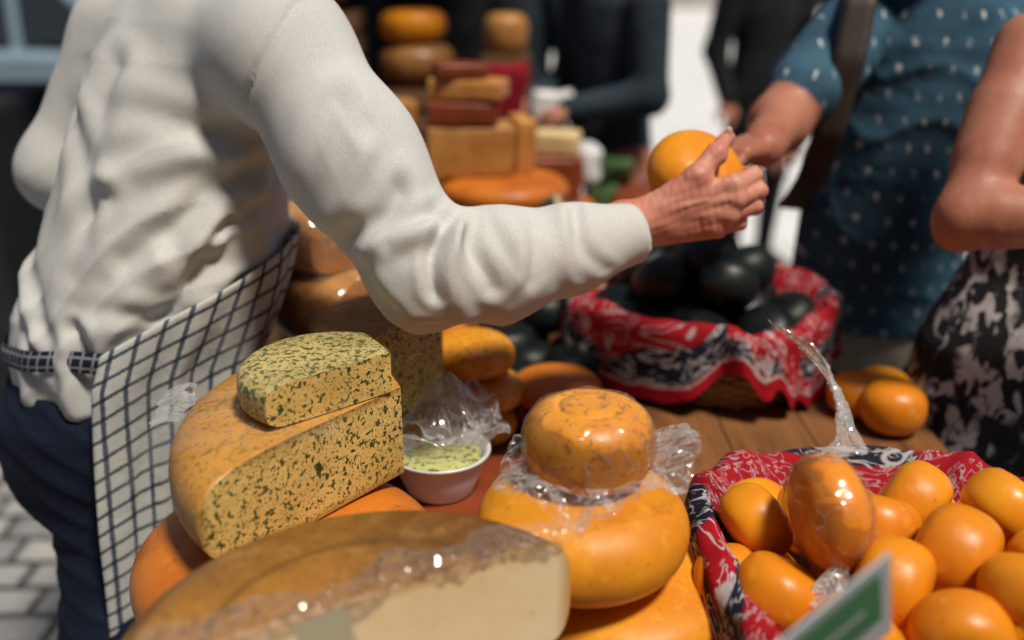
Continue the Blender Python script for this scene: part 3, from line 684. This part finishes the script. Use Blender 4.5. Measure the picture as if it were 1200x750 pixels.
gm = [wheel_mesh('baby_gouda', .046+.002*i, .064+.005*i, [M['gouda2'], M['cutpale']], n1=3.6, n2=2.35, seed=40+i, rough=.014, nu=64) for i in range(4)]
balls = [(.278,.99,.893),(.470,1.025,.900),(.405,.965,.900),(.50,1.07,.855),(.548,.97,.925),(.280,.885,.873),(.385,.855,.903),(.458,.885,.92),(.492,.80,.935),(.425,.782,.895),(.335,.80,.875),
         (.56,.87,.91),(.58,1.04,.86),(.36,1.04,.87),(.30,1.07,.85),(.42,1.08,.845),(.545,.77,.90),(.62,.92,.86),(.24,.93,.845),(.40,.80,.84),(.60,.82,.87),
         (.30,.98,.82),(.40,.99,.82),(.50,.99,.83),(.58,.98,.83),(.33,.89,.82),(.43,.90,.83),(.52,.89,.83),(.38,.79,.82),(.47,.79,.83),(.56,.79,.82),(.47,1.06,.82)]
for i, (x, y, z) in enumerate(balls):
    put('baby_gouda', gm[i % 4], (x,y,z), (random.uniform(-1.3,1.3), random.uniform(-1.3,1.3), random.uniform(0,6)))
wg = put('wrapped_baby_gouda', wheel_mesh('wrapped_baby_gouda', .063, .066, [M['gouda2'], M['cutpale']], n1=3.2, n2=2.3, seed=77, rough=.010, nu=80), (.333,.915,.952), (0,1.45,.12))
shell_of(wg, 'cling_film', .001, 'film', .005, 60)
def tail(u, v):
    t = v; c = np.array((.340,.930,1.008))*(1-t)**2+2*t*(1-t)*np.array((.372,.965,1.06))+t*t*np.array((.296,1.0,1.124))
    w = .012+.014*t**.5+.026*max(0, .2-t)/.2; a = (u-.5)*2
    tw = .3+t*2.2; k = .004*math.sin(u*19+t*7)
    return (c[0]+a*w*math.cos(tw)+k*math.sin(tw), c[1]+a*w*math.sin(tw)+k*math.cos(tw), c[2]+.008*a*t)
child(sheet('bag_tail', 12, 34, tail, M['tail'], smooth=False, jit=.0007), wg)
def tail2(u, v):
    c = np.array((.330,.862,.925))*(1-v)+np.array((.316,.842,.885))*v; w = .006+.020*v; a = (u-.5)*2
    return (c[0]+a*w+.002*math.sin(v*9), c[1]+.004*math.sin(u*17), c[2]+.004*math.sin(u*14+v*5))
child(sheet('bag_end', 10, 12, tail2, M['tail'], smooth=False, jit=.0008), wg)
wheel('gouda_wheel', (.612,1.455,TZ), .052, .085, 'gouda2', n1=2.7); wheel('gouda_wheel', (.575,1.52,TZ), .048, .07, 'gouda2', n1=2.7); wheel('gouda_wheel', (.63,1.55,TZ), .047, .065, 'gouda2', n1=2.7)

# price sign, green card with pale edge
S = empty('price_sign', (.26,.62,1.0)); ap_ = Vector((.2735,.618,1.096)); av = Vector((-.119,-.048,-.074))*1.3; bv_ = Vector((.030,.050,-.090))*1.3; nn = av.cross(bv_).normalized()
if nn.y > 0: nn = -nn
def quad(name, a0, a1_, b0, b1, m, off):
    P4 = [ap_+av*a+bv_*b+nn*off for a, b in ((a0,b0),(a1_,b0),(a1_,b1),(a0,b1))]; return mk(name, [tuple(p) for p in P4], [(0,1,2,3)], m, False, S)
grn = mat('green_card', (.02,.26,.12), .45, [('n',6,.4,.7,(.015,.18,.09),.6)]); wht = mat('white_card', (.58,.70,.74), .5, [('n',6,.4,.7,(.53,.64,.69),.6)])
o = quad('card', 0, 1, 0, 1, wht, 0); o.modifiers.new('t','SOLIDIFY').thickness = .0015
quad('green_panel', .06, .94, .10, .68, grn, .002); quad('pale_rule', .15, .6, .36, .41, wht, .003)
V, F = tube([(.225,.64,.80),(.225,.632,1.02)], .002, 8); mk('pin', V, F, M['metal'], True, S)
S = empty('price_tag', (-.135,.62,.98))
R = Matrix.Translation((-.150,.662,.992)) @ Matrix.Rotation(math.radians(-20), 4, 'X') @ Matrix.Rotation(math.radians(-18), 4, 'Y')
V, F = box_geo((0,0,0), (.045,.002,.03)); mk('tag', [tuple(R @ Vector(v)) for v in V], F, mat('cream_card', (.36,.32,.22), .6), False, S)
V, F = tube([(-.150,.665,.97),(-.150,.665,.99)], .0015, 6); mk('pin', V, F, M['metal'], True, S)

# ================================================================== VENDOR
VE = empty('cheese_vendor', (-.57,1.42,0))
keys = [(.90,-.583,1.42,.185,.165),(.95,-.578,1.42,.187,.168),(1.014,-.558,1.43,.196,.172),(1.08,-.53,1.435,.193,.168),(1.144,-.508,1.44,.185,.16),(1.22,-.495,1.445,.172,.14),(1.305,-.478,1.455,.165,.125),
        (1.37,-.458,1.465,.165,.11),(1.42,-.445,1.475,.125,.09),(1.455,-.435,1.485,.075,.07)]
ANG = math.atan2(-.5,.8)
s = SDF(.0046); s.loft(keys, ANG, 0, .05)
SH = (-.300,1.335,1.385); EL = (-.100,1.195,1.120); CF = (.168,1.322,1.147)
s.chain([(-.42,1.44,1.415), SH], [.065,.082], 0, .05)
s.chain([SH, (-.205,1.262,1.262), EL], [.084,.080,.066], 0, .05)
s.chain([(-.112,1.197,1.135),(-.02,1.235,1.126),(.08,1.28,1.136), CF], [.068,.070,.056,.040], 0, .03)
s.chain([(-.47,1.52,1.41),(-.605,1.62,1.385),(-.725,1.585,1.18),(-.60,1.70,1.08),(-.5,1.78,1.02)], [.07,.075,.06,.05,.04], 0, .04)
fd = np.array(CF)-np.array((.08,1.28,1.136)); fd /= np.linalg.norm(fd); s.plane(np.array(CF), fd, .06)
st = [(-.315,1.27,-.375,1.16,.006,-.008),(-.375,1.16,-.455,1.06,.006,-.006),(-.345,1.25,-.46,1.10,.017,.013),(-.36,1.21,-.52,1.13,.014,-.011),(-.34,1.20,-.36,1.05,.015,.011),
      (-.385,1.25,-.56,1.21,.017,.009),(-.40,1.29,-.55,1.30,.017,-.007),(-.335,1.17,-.345,1.04,.011,-.011),(-.42,1.12,-.52,.95,.015,-.011),(-.47,1.12,-.60,1.0,.018,.011),(-.55,1.20,-.66,1.06,.016,-.010),
      (-.50,1.0,-.47,.92,.012,.010),(-.60,1.02,-.58,.91,.012,-.010),(-.65,1.0,-.66,.92,.012,.008),(-.36,1.06,-.45,1.0,.012,-.009),(-.62,1.30,-.57,1.15,.017,-.007),(-.53,1.36,-.60,1.10,.018,-.007),
      (-.43,1.05,-.55,1.04,.013,-.009),(-.41,1.01,-.52,.975,.013,.010),(-.70,1.08,-.62,.97,.014,.009),
      (-.070,1.200,-.095,1.125,.009,-.016),(-.045,1.205,-.035,1.120,.010,-.013),(-.075,1.205,-.145,1.185,.009,-.013),(-.06,1.20,-.065,1.09,.014,.011),(-.015,1.21,.005,1.13,.012,.008),(-.11,1.21,-.175,1.16,.013,.010),
      (.015,1.205,.03,1.13,.011,-.007),(-.14,1.24,-.20,1.17,.013,-.010),(-.17,1.28,-.24,1.20,.016,.008),(-.20,1.33,-.27,1.24,.015,-.007),(.055,1.195,.09,1.11,.010,.005),(.085,1.195,.12,1.12,.009,-.005),(-.10,1.06,-.03,1.07,.012,-.007),(-.15,1.10,-.20,1.20,.012,-.006)]
def seam(V, pts, w, amp):
    D = np.full(len(V), 9.)
    for (x0,z0),(x1,z1) in zip(pts, pts[1:]):
        dx, dz = x1-x0, z1-z0; tc = np.clip(((V[:, 0]-x0)*dx+(V[:, 2]-z0)*dz)/(dx*dx+dz*dz), 0, 1); D = np.minimum(D, np.hypot(V[:, 0]-x0-tc*dx, V[:, 2]-z0-tc*dz))
    return amp*np.exp(-(D/w)**2)
def shirtpost(V, N):
    D = folds(V, N, st); low = np.clip((1.08-V[:, 2])/.16, 0, 1)*(V[:, 0] < -.33)
    th = np.arctan2(V[:, 1]-1.43, V[:, 0]+.56); D += low*.008*np.sin(th*13+V[:, 2]*14)*np.clip(np.sin(th*3+1)+.6, 0, 1)
    tor = np.clip((-.30-V[:, 0])/.06, 0, 1)*np.clip((1.40-V[:, 2])/.1, 0, 1)
    ph = (.62*V[:, 0]-.72*V[:, 2])*58+1.8*sn(V, 8, 4)
    D += tor*.0038*(1-np.abs(np.sin(ph)))**1.5*np.clip(sn(V, 8, 31)+.2, 0, 1)
    arm = np.clip((V[:, 0]+.25)/.06, 0, 1); ph2 = V[:, 0]*60+V[:, 2]*30+1.6*sn(V, 10, 7)
    D += arm*.0024*(1-np.abs(np.sin(ph2)))**1.5*np.clip(sn(V, 12, 33)+.2, 0, 1)
    D += .0012*sn(V, 22, 8)
    front = np.clip(-N[:, 1]*3, 0, 1)
    D += seam(V, [(-.305,1.245),(-.325,1.27),(-.335,1.30),(-.328,1.34),(-.308,1.375),(-.285,1.41),(-.262,1.45)], .0042, -.0050)*front
    return V+N*D[:, None]
shirt = s.mesh('sweatshirt', [M['shirt']], VE, shirtpost)
R3 = np.array(CF)-fd*.004; side = np.cross(fd, (0,0,1)); side /= np.linalg.norm(side); upv = np.cross(side, fd)
V = []
for i in range(96):
    a = 2*math.pi*i/96
    for k, (o, rr) in enumerate([(-.040,.0415),(-.034,.0445),(-.018,.0435),(-.002,.0420),(.004,.0395),(.002,.034),(-.02,.032)]):
        V.append(tuple(R3+fd*o+(side*math.cos(a)+upv*math.sin(a))*(rr+.0007*math.sin(a*48)+.0015*math.sin(a*3+o*60))))
mk('cuff', V, grid_faces(96, 7, True), M['shirt'], True, VE)
f3 = np.array((.55,.83,0)); f3 /= np.linalg.norm(f3)
s = SDF(.008)
s.loft([(.72,-.625,1.41,.165,.15),(.80,-.622,1.41,.185,.165),(.86,-.61,1.41,.185,.168),(.93,-.59,1.42,.168,.15)], ANG, 0, .04)
s.chain([(-.60,1.36,.78),(-.615,1.29,.52),(-.63,1.27,.10)], [.105,.072,.05], 0, .04); s.chain([(-.68,1.50,.78),(-.675,1.54,.50),(-.69,1.56,.10)], [.10,.07,.05], 0, .04)
for x, y in ((-.63,1.27),(-.69,1.56)): s.cap((x,y,.05), (x+.16,y+.06,.035), .045, .035, 1, .02)
def jp(V, N): return V+N*(.004*(1-np.abs(np.sin(V[:, 2]*60+V[:, 0]*30+sn(V, 9, 2))))**2)[:, None]
s.mesh('jeans', [M['jeans'], M['shoe']], VE, jp)
hd = np.array((-.40,1.53,1.63)); s = SDF(.006); s.cap((-.435,1.485,1.42), hd-np.array((0,0,.06)), .058, .055, 0, .03)
head_parts(s, hd, f3, 0, 1); s.mesh('head', [M['skin'], M['hair']], VE); eyes(hd, f3, VE)
V, F = tube([(-.435+.070*math.cos(a), 1.485+.074*math.sin(a), 1.452+.01*math.cos(a)) for a in np.linspace(0, 2*math.pi, 40, endpoint=False)], .010, 8, True); mk('collar', V, F, M['shirt'], True, VE)

K = np.array(keys)
def shirt_r(z, ph, pad):
    zc = min(max(z, .90), 1.45); cx, cy, ra, rb = [np.interp(zc, K[:, 0], K[:, i]) for i in (1,2,3,4)]
    a = ph-ANG; r = 1/math.sqrt((math.cos(a)/ra)**2+(math.sin(a)/rb)**2)+pad; return cx, cy, r
def apron(u, v):
    ph = math.radians(-86+u*172); top = 1.0+.125*min(1, max(0, u/.42))**.9; z = top*(1-v)+.34*v
    f = min(1, v*2.2+.08); pad = .018+.018*math.sin(u*17+1+v*1.8)*f+.009*math.sin(u*39+v*5)*f+.004*math.sin(u*70+v*9)*f
    cx, cy, r = shirt_r(z, ph, max(pad, .011))
    if z < .9: r += -.03*(.9-z)*math.cos(ph)
    x = cx+r*math.cos(ph)-max(0, .9-z)*.07; return (x, cy+r*math.sin(ph), z+.006*math.sin(u*9)*(1-v))
ap = sheet('apron', 150, 90, apron, M['apron'], VE, lambda u, v: (u*.60, v*.70))
so = ap.modifiers.new('t', 'SOLIDIFY'); so.thickness = .002
def strap(u, v):
    ph = math.radians(-70-u*200); z = .968+v*.030-.02*math.sin(u*3.1)+.010*math.sin(u*9); cx, cy, r = shirt_r(z, ph, .009+.003*math.sin(u*30)-.006*abs(v-.5)); return (cx+r*math.cos(ph), cy+r*math.sin(ph), z)
sheet('apron_strap', 90, 6, strap, M['strapcheck'], VE, lambda u, v: (u*.6, v*.034))

# the hand: X along the forearm, Y through the palm, Z up to the thumb; fingers close round the cheese
W0 = np.array((.178,1.333,1.156)); HX = np.array((1,0,0.)); HY = np.array((0,.94,-.342)); HZ = np.array((0,.342,.94))
def L(x, y, z): return W0+HX*x+HY*y+HZ*z
s = SDF(.0021)
mcp = [(.122,-.024,.050),(.124,-.023,.031),(.117,-.015,.012),(.104,-.003,-.006)]
s.chain([L(-.075,-.012,-.012), L(-.02,0,.0), L(.02,-.002,.006)], [.031,.028,.027], 0, .02)
for i, p in enumerate(mcp):
    s.cap(L(.015,-.002+.004*i,.016-.009*i), L(*p), .0200, .0142, 0, .012)
s.cap(L(.02,0,.014), L(.075,-.016,.050), .024, .018, 0, .018)
s.cap(L(.08,-.004,.025), L(.095,.004,.008), .018, .018, 0, .015)
fin = [[mcp[0],(.155,.004,.066),(.163,.032,.074),(.152,.056,.079)],[mcp[1],(.162,.004,.046),(.169,.036,.055),(.156,.062,.060)],
       [mcp[2],(.156,.008,.025),(.163,.038,.036),(.148,.062,.042)],[mcp[3],(.137,.014,.002),(.146,.038,.013),(.134,.058,.023)]]
for i, f in enumerate(fin):
    q = 1-.12*(i == 3); s.chain([L(*p) for p in f], [.0130*q,.0114*q,.0100*q,.0086*q], 0, .004)
    s.ell(L(*f[0])-HY*.004, (.0135*q,)*3, None, 0, .008); s.ell(L(*f[1])-HY*.001+HX*.001, (.0120*q,)*3, None, 0, .004)
s.chain([L(.028,-.006,.022), L(.072,-.024,.062), L(.100,-.014,.094), L(.119,.004,.119)], [.022,.0158,.0132,.0106], 0, .009)
s.ell(L(.100,-.015,.094), (.0142,)*3, None, 0, .005)
for i, p in enumerate(mcp[:4]):
    s.cap(L(.04,-.020+.004*i,.018-.007*i), L(p[0]-.012, p[1]-.010, p[2]), .0035, .0045, 0, .006)
s.chain([L(.02,-.027,.012), L(.055,-.031,.022), L(.085,-.033,.028)], [.0022,.0024,.002], 0, .004)
s.ell(L(.119,-.0065,.124), (.0064,.003,.008), None, 1, .001)
def handpost(V, N):
    return V+N*(.0005*sn(V, 120, 3)+.0003*sn(V, 320, 4))[:, None]
s.mesh('right_hand', [M['skin'], M['nail']], VE, handpost)
hand('left_hand', (-.5,1.78,1.02), (.7,.7,-.2), (0,0,1), False, [M['skin']], VE, .4, .004)
bc = L(.084,.058,.078)
hg = put('held_gouda', wheel_mesh('held_gouda', .068, .092, [M['gouda2'], M['cutpale']], n1=2.9, n2=2.3, seed=3, rough=.008, nu=96), bc, (math.radians(32), math.radians(12), 0))

# ================================================================== CUSTOMERS
mk5 = lambda top, skin, bot: [M[top], M[skin], M[bot], M['hair'], M['shoe']]
a = math.atan2(-.35,.94)
ctk = [(.775,.765,2.02,.175,.135),(.95,.762,2.0,.166,.138),(1.10,.775,1.985,.172,.135),(1.25,.795,1.97,.19,.125),(1.35,.805,1.96,.19,.11),(1.41,.805,1.96,.13,.09),(1.45,.80,1.965,.08,.075)]
def tpost(V, N):
    m = np.clip((1.42-V[:, 2])/.1, 0, 1)*(V[:, 2] > .78); ph = (.5*V[:, 0]+.85*V[:, 2])*34+2*sn(V, 7, 3)
    D = .004*sn(V*np.array((1,1,.5)), 22, 5)*m+.007*m*(1-np.abs(np.sin(ph)))**2*np.clip(sn(V, 6, 8)+.2, 0, 1); return V+N*D[:, None]
C1 = figure('customer_in_blue_tshirt', ctk, a,
    [dict(p=[(.635,1.93,1.365),(.475,1.775,1.225),(.40,1.585,1.215)], sleeve='short', right=True, dir=(-.78,-.62,.02), n=(.35,.3,.85), curl=.45, h=.003),
     dict(p=[(.97,1.99,1.365),(1.08,2.02,1.10),(1.04,1.93,.88)], sleeve='short', right=False, n=(1,0,0))],
    [((.69,2.03,.76),(.68,2.0,.50),(.68,2.04,.09),(.10,.06,.042)), ((.85,2.0,.76),(.86,1.96,.50),(.87,2.02,.09),(.10,.06,.042))],
    (.77,1.92,1.64), (-.35,-.94), mk5('tshirt','skin2','beige'), 2, .007, skirt=[(.50,.765,2.02,.185,.13),(.80,.765,2.02,.17,.13)], post=tpost)
pts = [(.70,2.06,1.46),(.66,1.93,1.475),(.62,1.835,1.43),(.60,1.80,1.33),(.580,1.80,1.20),(.570,1.85,1.10),(.58,1.98,1.02),(.66,2.12,1.0)]
def st_(u, v):
    t = u*(len(pts)-1); i = min(int(t), len(pts)-2); f = t-i; p = np.array(pts[i])*(1-f)+np.array(pts[i+1])*f
    return tuple(p+np.array((.94,-.35,0))*(v-.5)*.055+np.array((-.016,-.024,.004)))
o = sheet('backpack_strap', 60, 5, st_, M['strap'], C1); so = o.modifiers.new('t', 'SOLIDIFY'); so.thickness = .008
b = block('backpack', (.86,2.19,1.18), (.28,.15,.42), 'strap', a, bv=.05); child(b, C1)

a = math.atan2(.1,.99)
C2 = figure('customer_in_patterned_dress', [(.80,.875,1.57,.20,.15),(.90,.875,1.57,.185,.14),(1.02,.90,1.57,.15,.115),(1.15,.92,1.57,.15,.12),(1.28,.93,1.575,.165,.12),(1.36,.93,1.58,.14,.09),(1.42,.93,1.59,.08,.07)], a,
    [dict(p=[(.785,1.555,1.37),(.662,1.415,1.145),(.86,1.33,1.165)], sleeve='none', right=True, n=(0,-.5,1), r=(.055,.042,.032)),
     dict(p=[(1.07,1.56,1.36),(1.12,1.50,1.10),(.98,1.33,1.10)], sleeve='none', right=False, n=(0,-.5,1), r=(.055,.042,.032))],
    [((.80,1.57,.6),(.80,1.56,.45),(.80,1.60,.09),(.08,.055,.04)), ((.96,1.57,.6),(.96,1.56,.45),(.96,1.60,.09),(.08,.055,.04))],
    (.93,1.56,1.60), (-.3,-.95), [M['dress'],M['skin2'],M['dress'],M['hair'],M['shoe']], 1, .007, hair='long', skirt=[(.42,.88,1.57,.24,.19),(.82,.875,1.57,.20,.15)])

def simple(name, x, y, yaw, mats, armsL, skirt=False, sc=1., hair=None):
    ca, sa = math.cos(yaw), math.sin(yaw)
    T = lambda p: (x+(p[0]*ca-p[1]*sa)*sc, y+(p[0]*sa+p[1]*ca)*sc, p[2]*sc)
    ks = [(z*sc, x, y, ra*sc, rb*sc) for z, ra, rb in [(.86,.165,.125),(.95,.165,.125),(1.08,.15,.115),(1.25,.175,.12),(1.36,.175,.105),(1.42,.12,.085),(1.46,.075,.07)]]
    arms = [dict(p=[T(p) for p in A], sleeve='long', right=i == 0, n=(0,0,1), h=.006) for i, A in enumerate(armsL)]
    legs = [(T((sx*.09,0,.86)), T((sx*.10,.04,.48)), T((sx*.10,0,.09)), (.095*sc,.06*sc,.042*sc)) for sx in (-1,1)]
    return figure(name, ks, yaw, arms, legs, T((0,.04,1.64)), (-sa, ca), mats, 1 if skirt else 2, .012, hair=hair, skirt=[(.45*sc,x,y,.22*sc,.19*sc),(.90*sc,x,y,.165*sc,.125*sc)] if skirt else None)
dn = [[(.19,0,1.36),(.25,-.02,1.08),(.24,.1,.86)],[(-.19,0,1.36),(-.25,-.02,1.08),(-.24,.1,.86)]]
fw_ = [[(.19,0,1.36),(.23,.02,1.09),(.12,.24,1.05)],[(-.19,0,1.36),(-.24,.02,1.09),(-.12,.24,1.05)]]
simple('woman_in_grey_cardigan', .33, 3.40, math.radians(120), mk5('greyblue','skin2','denim'), fw_, skirt=True, hair='long')
g = block('paper_bag', (.12,3.22,1.06), (.14,.11,.09), 'whitepl', .3, bv=.02, amp=.012)
simple('person_in_black', 1.22, 5.0, math.radians(200), mk5('darkcloth','skin2','darkcloth'), dn, hair='long')
simple('person_in_black', -.22, 3.9, math.radians(170), mk5('darkcloth','skin2','darkcloth'), dn)
simple('person_in_navy', .02, 4.4, math.radians(150), mk5('greyblue','skin2','darkcloth'), dn, hair='long')
simple('person_in_grey', 1.14, 2.95, math.radians(120), mk5('greycloth','skin2','greycloth'), [[(.19,0,1.36),(.25,.04,1.10),(.14,.28,1.02)],[(-.19,0,1.36),(-.25,-.02,1.08),(-.24,.1,.86)]])
simple('person_in_navy', 2.2, 8.0, math.radians(160), mk5('greyblue','skin2','darkcloth'), dn)
simple('person_in_grey', 1.05, 12.5, math.radians(20), mk5('greycloth','skin2','denim'), dn)
block('red_bag', (-.02,3.0,1.13), (.12,.08,.16), 'redcloth', .2, bv=.02, amp=.01)

# ================================================================== NEIGHBOURING STALL
E = empty('market_stall', (-.7,3.9,0)); V = []
for i in range(90):
    for j in range(12):
        x = -1.75+i/89*1.75; z = .02+j/11*2.5; V.append((x, 4.75+.03*math.sin(x*14)+.015*math.sin(x*37+z), z))
mk('back_tarpaulin', V, grid_faces(90, 12), M['tarp'], True, E)
for i, (x, y) in enumerate([(-1.75,4.72),(.0,4.72),(-1.75,3.0)]):
    V, F = tube([(x,y,0),(x,y,2.55)], .02, 10); mk('pole_%d' % (i+1), V, F, M['metal'], True, E)
V = [(-1.95,2.8,2.4),(.25,2.8,2.4),(.25,3.86,2.85),(-1.95,3.86,2.85),(.25,4.95,2.4),(-1.95,4.95,2.4)]; o = mk('roof', V, [(0,1,2,3),(3,2,4,5)], M['awning'], False, E); so = o.modifiers.new('t','SOLIDIFY'); so.thickness = .01
V, F = box_geo((-1.0,3.65,.40), (.9,.7,.8)); o = mk('counter', V, F, M['tarp'], False, E); bevel(o, .02)
V, F = box_geo((-2.25,3.35,.54), (1.3,.7,1.08)); o = mk('side_counter', V, F, M['tarp'], False, E); bevel(o, .03)
random.seed(8)
for i in range(5): wheel('cheese_wheel', (-1.3+i*.17,3.6,.80), .08, .1+.05*(i % 2), ['orange','brownrind','gouda','redwax','gouda'][i], nu=48)
for i, (x, y, z) in enumerate([(-.62,3.2,.9),(-.30,3.25,.9),(-.62,3.2,1.13),(.02,3.0,.80)]):
    C = empty('wooden_crate', (x,y,z)); pr = []
    for k in range(3):
        for sy in (-.13,.13): pr.append(box_geo((x,y+sy,z+.04+.075*k), (.30,.012,.055)))
        for sx in (-.145,.145): pr.append(box_geo((x+sx,y,z+.04+.075*k), (.012,.245,.055)))
    pr.append(box_geo((x,y,z+.006), (.285,.25,.01))); V, F = join_geo(pr); mk('slats', V, F, M['cratewood'], False, C)
for x, y, z, r, h, m in [(-.30,3.25,1.13,.12,.12,'brownrind'),(-.31,3.25,1.251,.105,.10,'gouda2'),(-.62,3.2,1.36,.12,.1,'brownrind'),(-.02,3.42,1.20,.075,.13,'tanrind')]:
    wheel('cheese_wheel', (x,y,z), r, h, m, nu=48)
V, F = join_geo([box_geo((-.36,3.24,.885), (.92,.5,.03))]+[box_geo((-.36+sx,3.24+sy,.435), (.04,.04,.87)) for sx in (-.42,.42) for sy in (-.2,.2)]+[box_geo((-.02,3.42,1.05),(.16,.14,.30))]); mk('wooden_bench', V, F, M['cratewood'], False)

# parked car, left
E = empty('parked_car', (-4.0,7.3,0))
sec = [(-2.1,.35,.70,.70),(-2.0,.30,.80,.80),(-1.3,.28,.92,.95),(-.75,.28,.95,1.38),(.2,.28,.96,1.46),(1.0,.28,.95,1.42),(1.75,.28,.92,1.0),(2.05,.32,.85,.85)]
V = []
for x, z0, zb, zt in sec:
    for yy, zz in [(-.80,z0),(-.86,z0+.2),(-.85,zb-.05),(-.80,zb),(-.66,zt-.04),(-.5,zt),(.5,zt),(.66,zt-.04),(.80,zb),(.85,zb-.05),(.86,z0+.2),(.80,z0)]: V.append((-4.0+x, 7.3+yy, zz))
F = grid_faces(len(sec), 12)+[tuple(range(12)), tuple(range(len(V)-1, len(V)-13, -1))]
mk('body', V, F, M['carpaint'], False, E)
pr = [([(-4.0+x0,7.3-.815,.99),(-4.0+x1,7.3-.815,.99),(-4.0+x3,7.3-.70,1.33),(-4.0+x2,7.3-.70,1.33)], [(0,1,2,3)]) for x0,x1,x2,x3 in [(-.9,-.02,-.62,-.02),(.04,.85,.04,.80),(.92,1.5,.87,1.1)]]
V, F = join_geo(pr); mk('windows', V, F, M['glass'], False, E)
for i, (x, y) in enumerate([(-1.35,-.80),(1.3,-.80),(-1.35,.80),(1.3,.80)]):
    V, F = tube([(-4.0+x,7.3+y-.1,.32),(-4.0+x,7.3+y+.1,.32)], .32, 24); mk('wheel_%d' % (i+1), V, F, M['tyre'], False, E)

def building(name, x0, x1, y, d, h, wall, face):
    E = empty(name, ((x0+x1)/2, y, 0)); cx = (x0+x1)/2; yc = y+d/2*(-face); pw = []; pf = []
    V, F = box_geo((cx,yc,h/2), (x1-x0,d,h)); mk('walls', V, F, M[wall], False, E)
    k = int((x1-x0)/3.2)
    for fl in range(int(h/2.9)):
        for i in range(k):
            x = x0+1.6+i*3.2; z = 1.8+fl*2.9; pw.append(box_geo((x,y+face*.015,z), (1.1,.05,1.7))); pf += [box_geo((x,y+face*.04,z-.92), (1.4,.16,.1)), box_geo((x,y+face*.04,z+.92), (1.3,.12,.12))]
    V, F = join_geo(pw); mk('windows', V, F, M['glass'], False, E); V, F = join_geo(pf); mk('window_trim', V, F, M['stone'], False, E)
    V, F = join_geo([box_geo((cx,y+face*.1,h+.1), (x1-x0+.4,.5,.3)), box_geo((cx,yc,h+1), (x1-x0-1,d-1,1.6))]); mk('roof', V, F, M['tarp'], False, E)
building('stone_building', -19, 28, 32, 4, 12, 'stone', -1)
building('added_brick_building', -16, 20, -7.5, 6, 11, 'brick', 1)  # unseen building added behind the camera to cut low sky fill and reflections

# ================================================================== LIGHT, CAMERA
w = bpy.data.worlds.new('World'); scene.world = w; w.use_nodes = True; nt = w.node_tree
AZ = math.radians(138); ELV = math.radians(64)
sky = nt.nodes.new('ShaderNodeTexSky'); sky.sky_type = 'NISHITA'; sky.sun_disc = False
sky.sun_elevation = ELV; sky.sun_rotation = AZ; nt.links.new(sky.outputs[0], nt.nodes['Background'].inputs[0]); nt.nodes['Background'].inputs[1].default_value = .052
ld = bpy.data.lights.new('sun', 'SUN'); ld.energy = 4.0; ld.angle = math.radians(9); ld.color = (1,.91,.78)
lo = bpy.data.objects.new('sun', ld); col.objects.link(lo)
dirn = Vector((math.sin(AZ)*math.cos(ELV), math.cos(AZ)*math.cos(ELV), math.sin(ELV)))
lo.rotation_euler = dirn.to_track_quat('Z', 'Y').to_euler(); lo.location = dirn*10
cam = bpy.data.cameras.new('camera'); cam.lens = 35; cam.sensor_width = 36; cam.clip_end = 500; cam.clip_start = .02
co = bpy.data.objects.new('camera', cam); col.objects.link(co); co.location = (0,0,1.5); co.rotation_euler = (math.radians(70),0,0)
cam.dof.use_dof = True; cam.dof.focus_distance = 1.17; cam.dof.aperture_fstop = 1.45
scene.camera = co
scene.view_settings.view_transform = 'Standard'; scene.view_settings.look = 'None'; scene.view_settings.exposure = 0
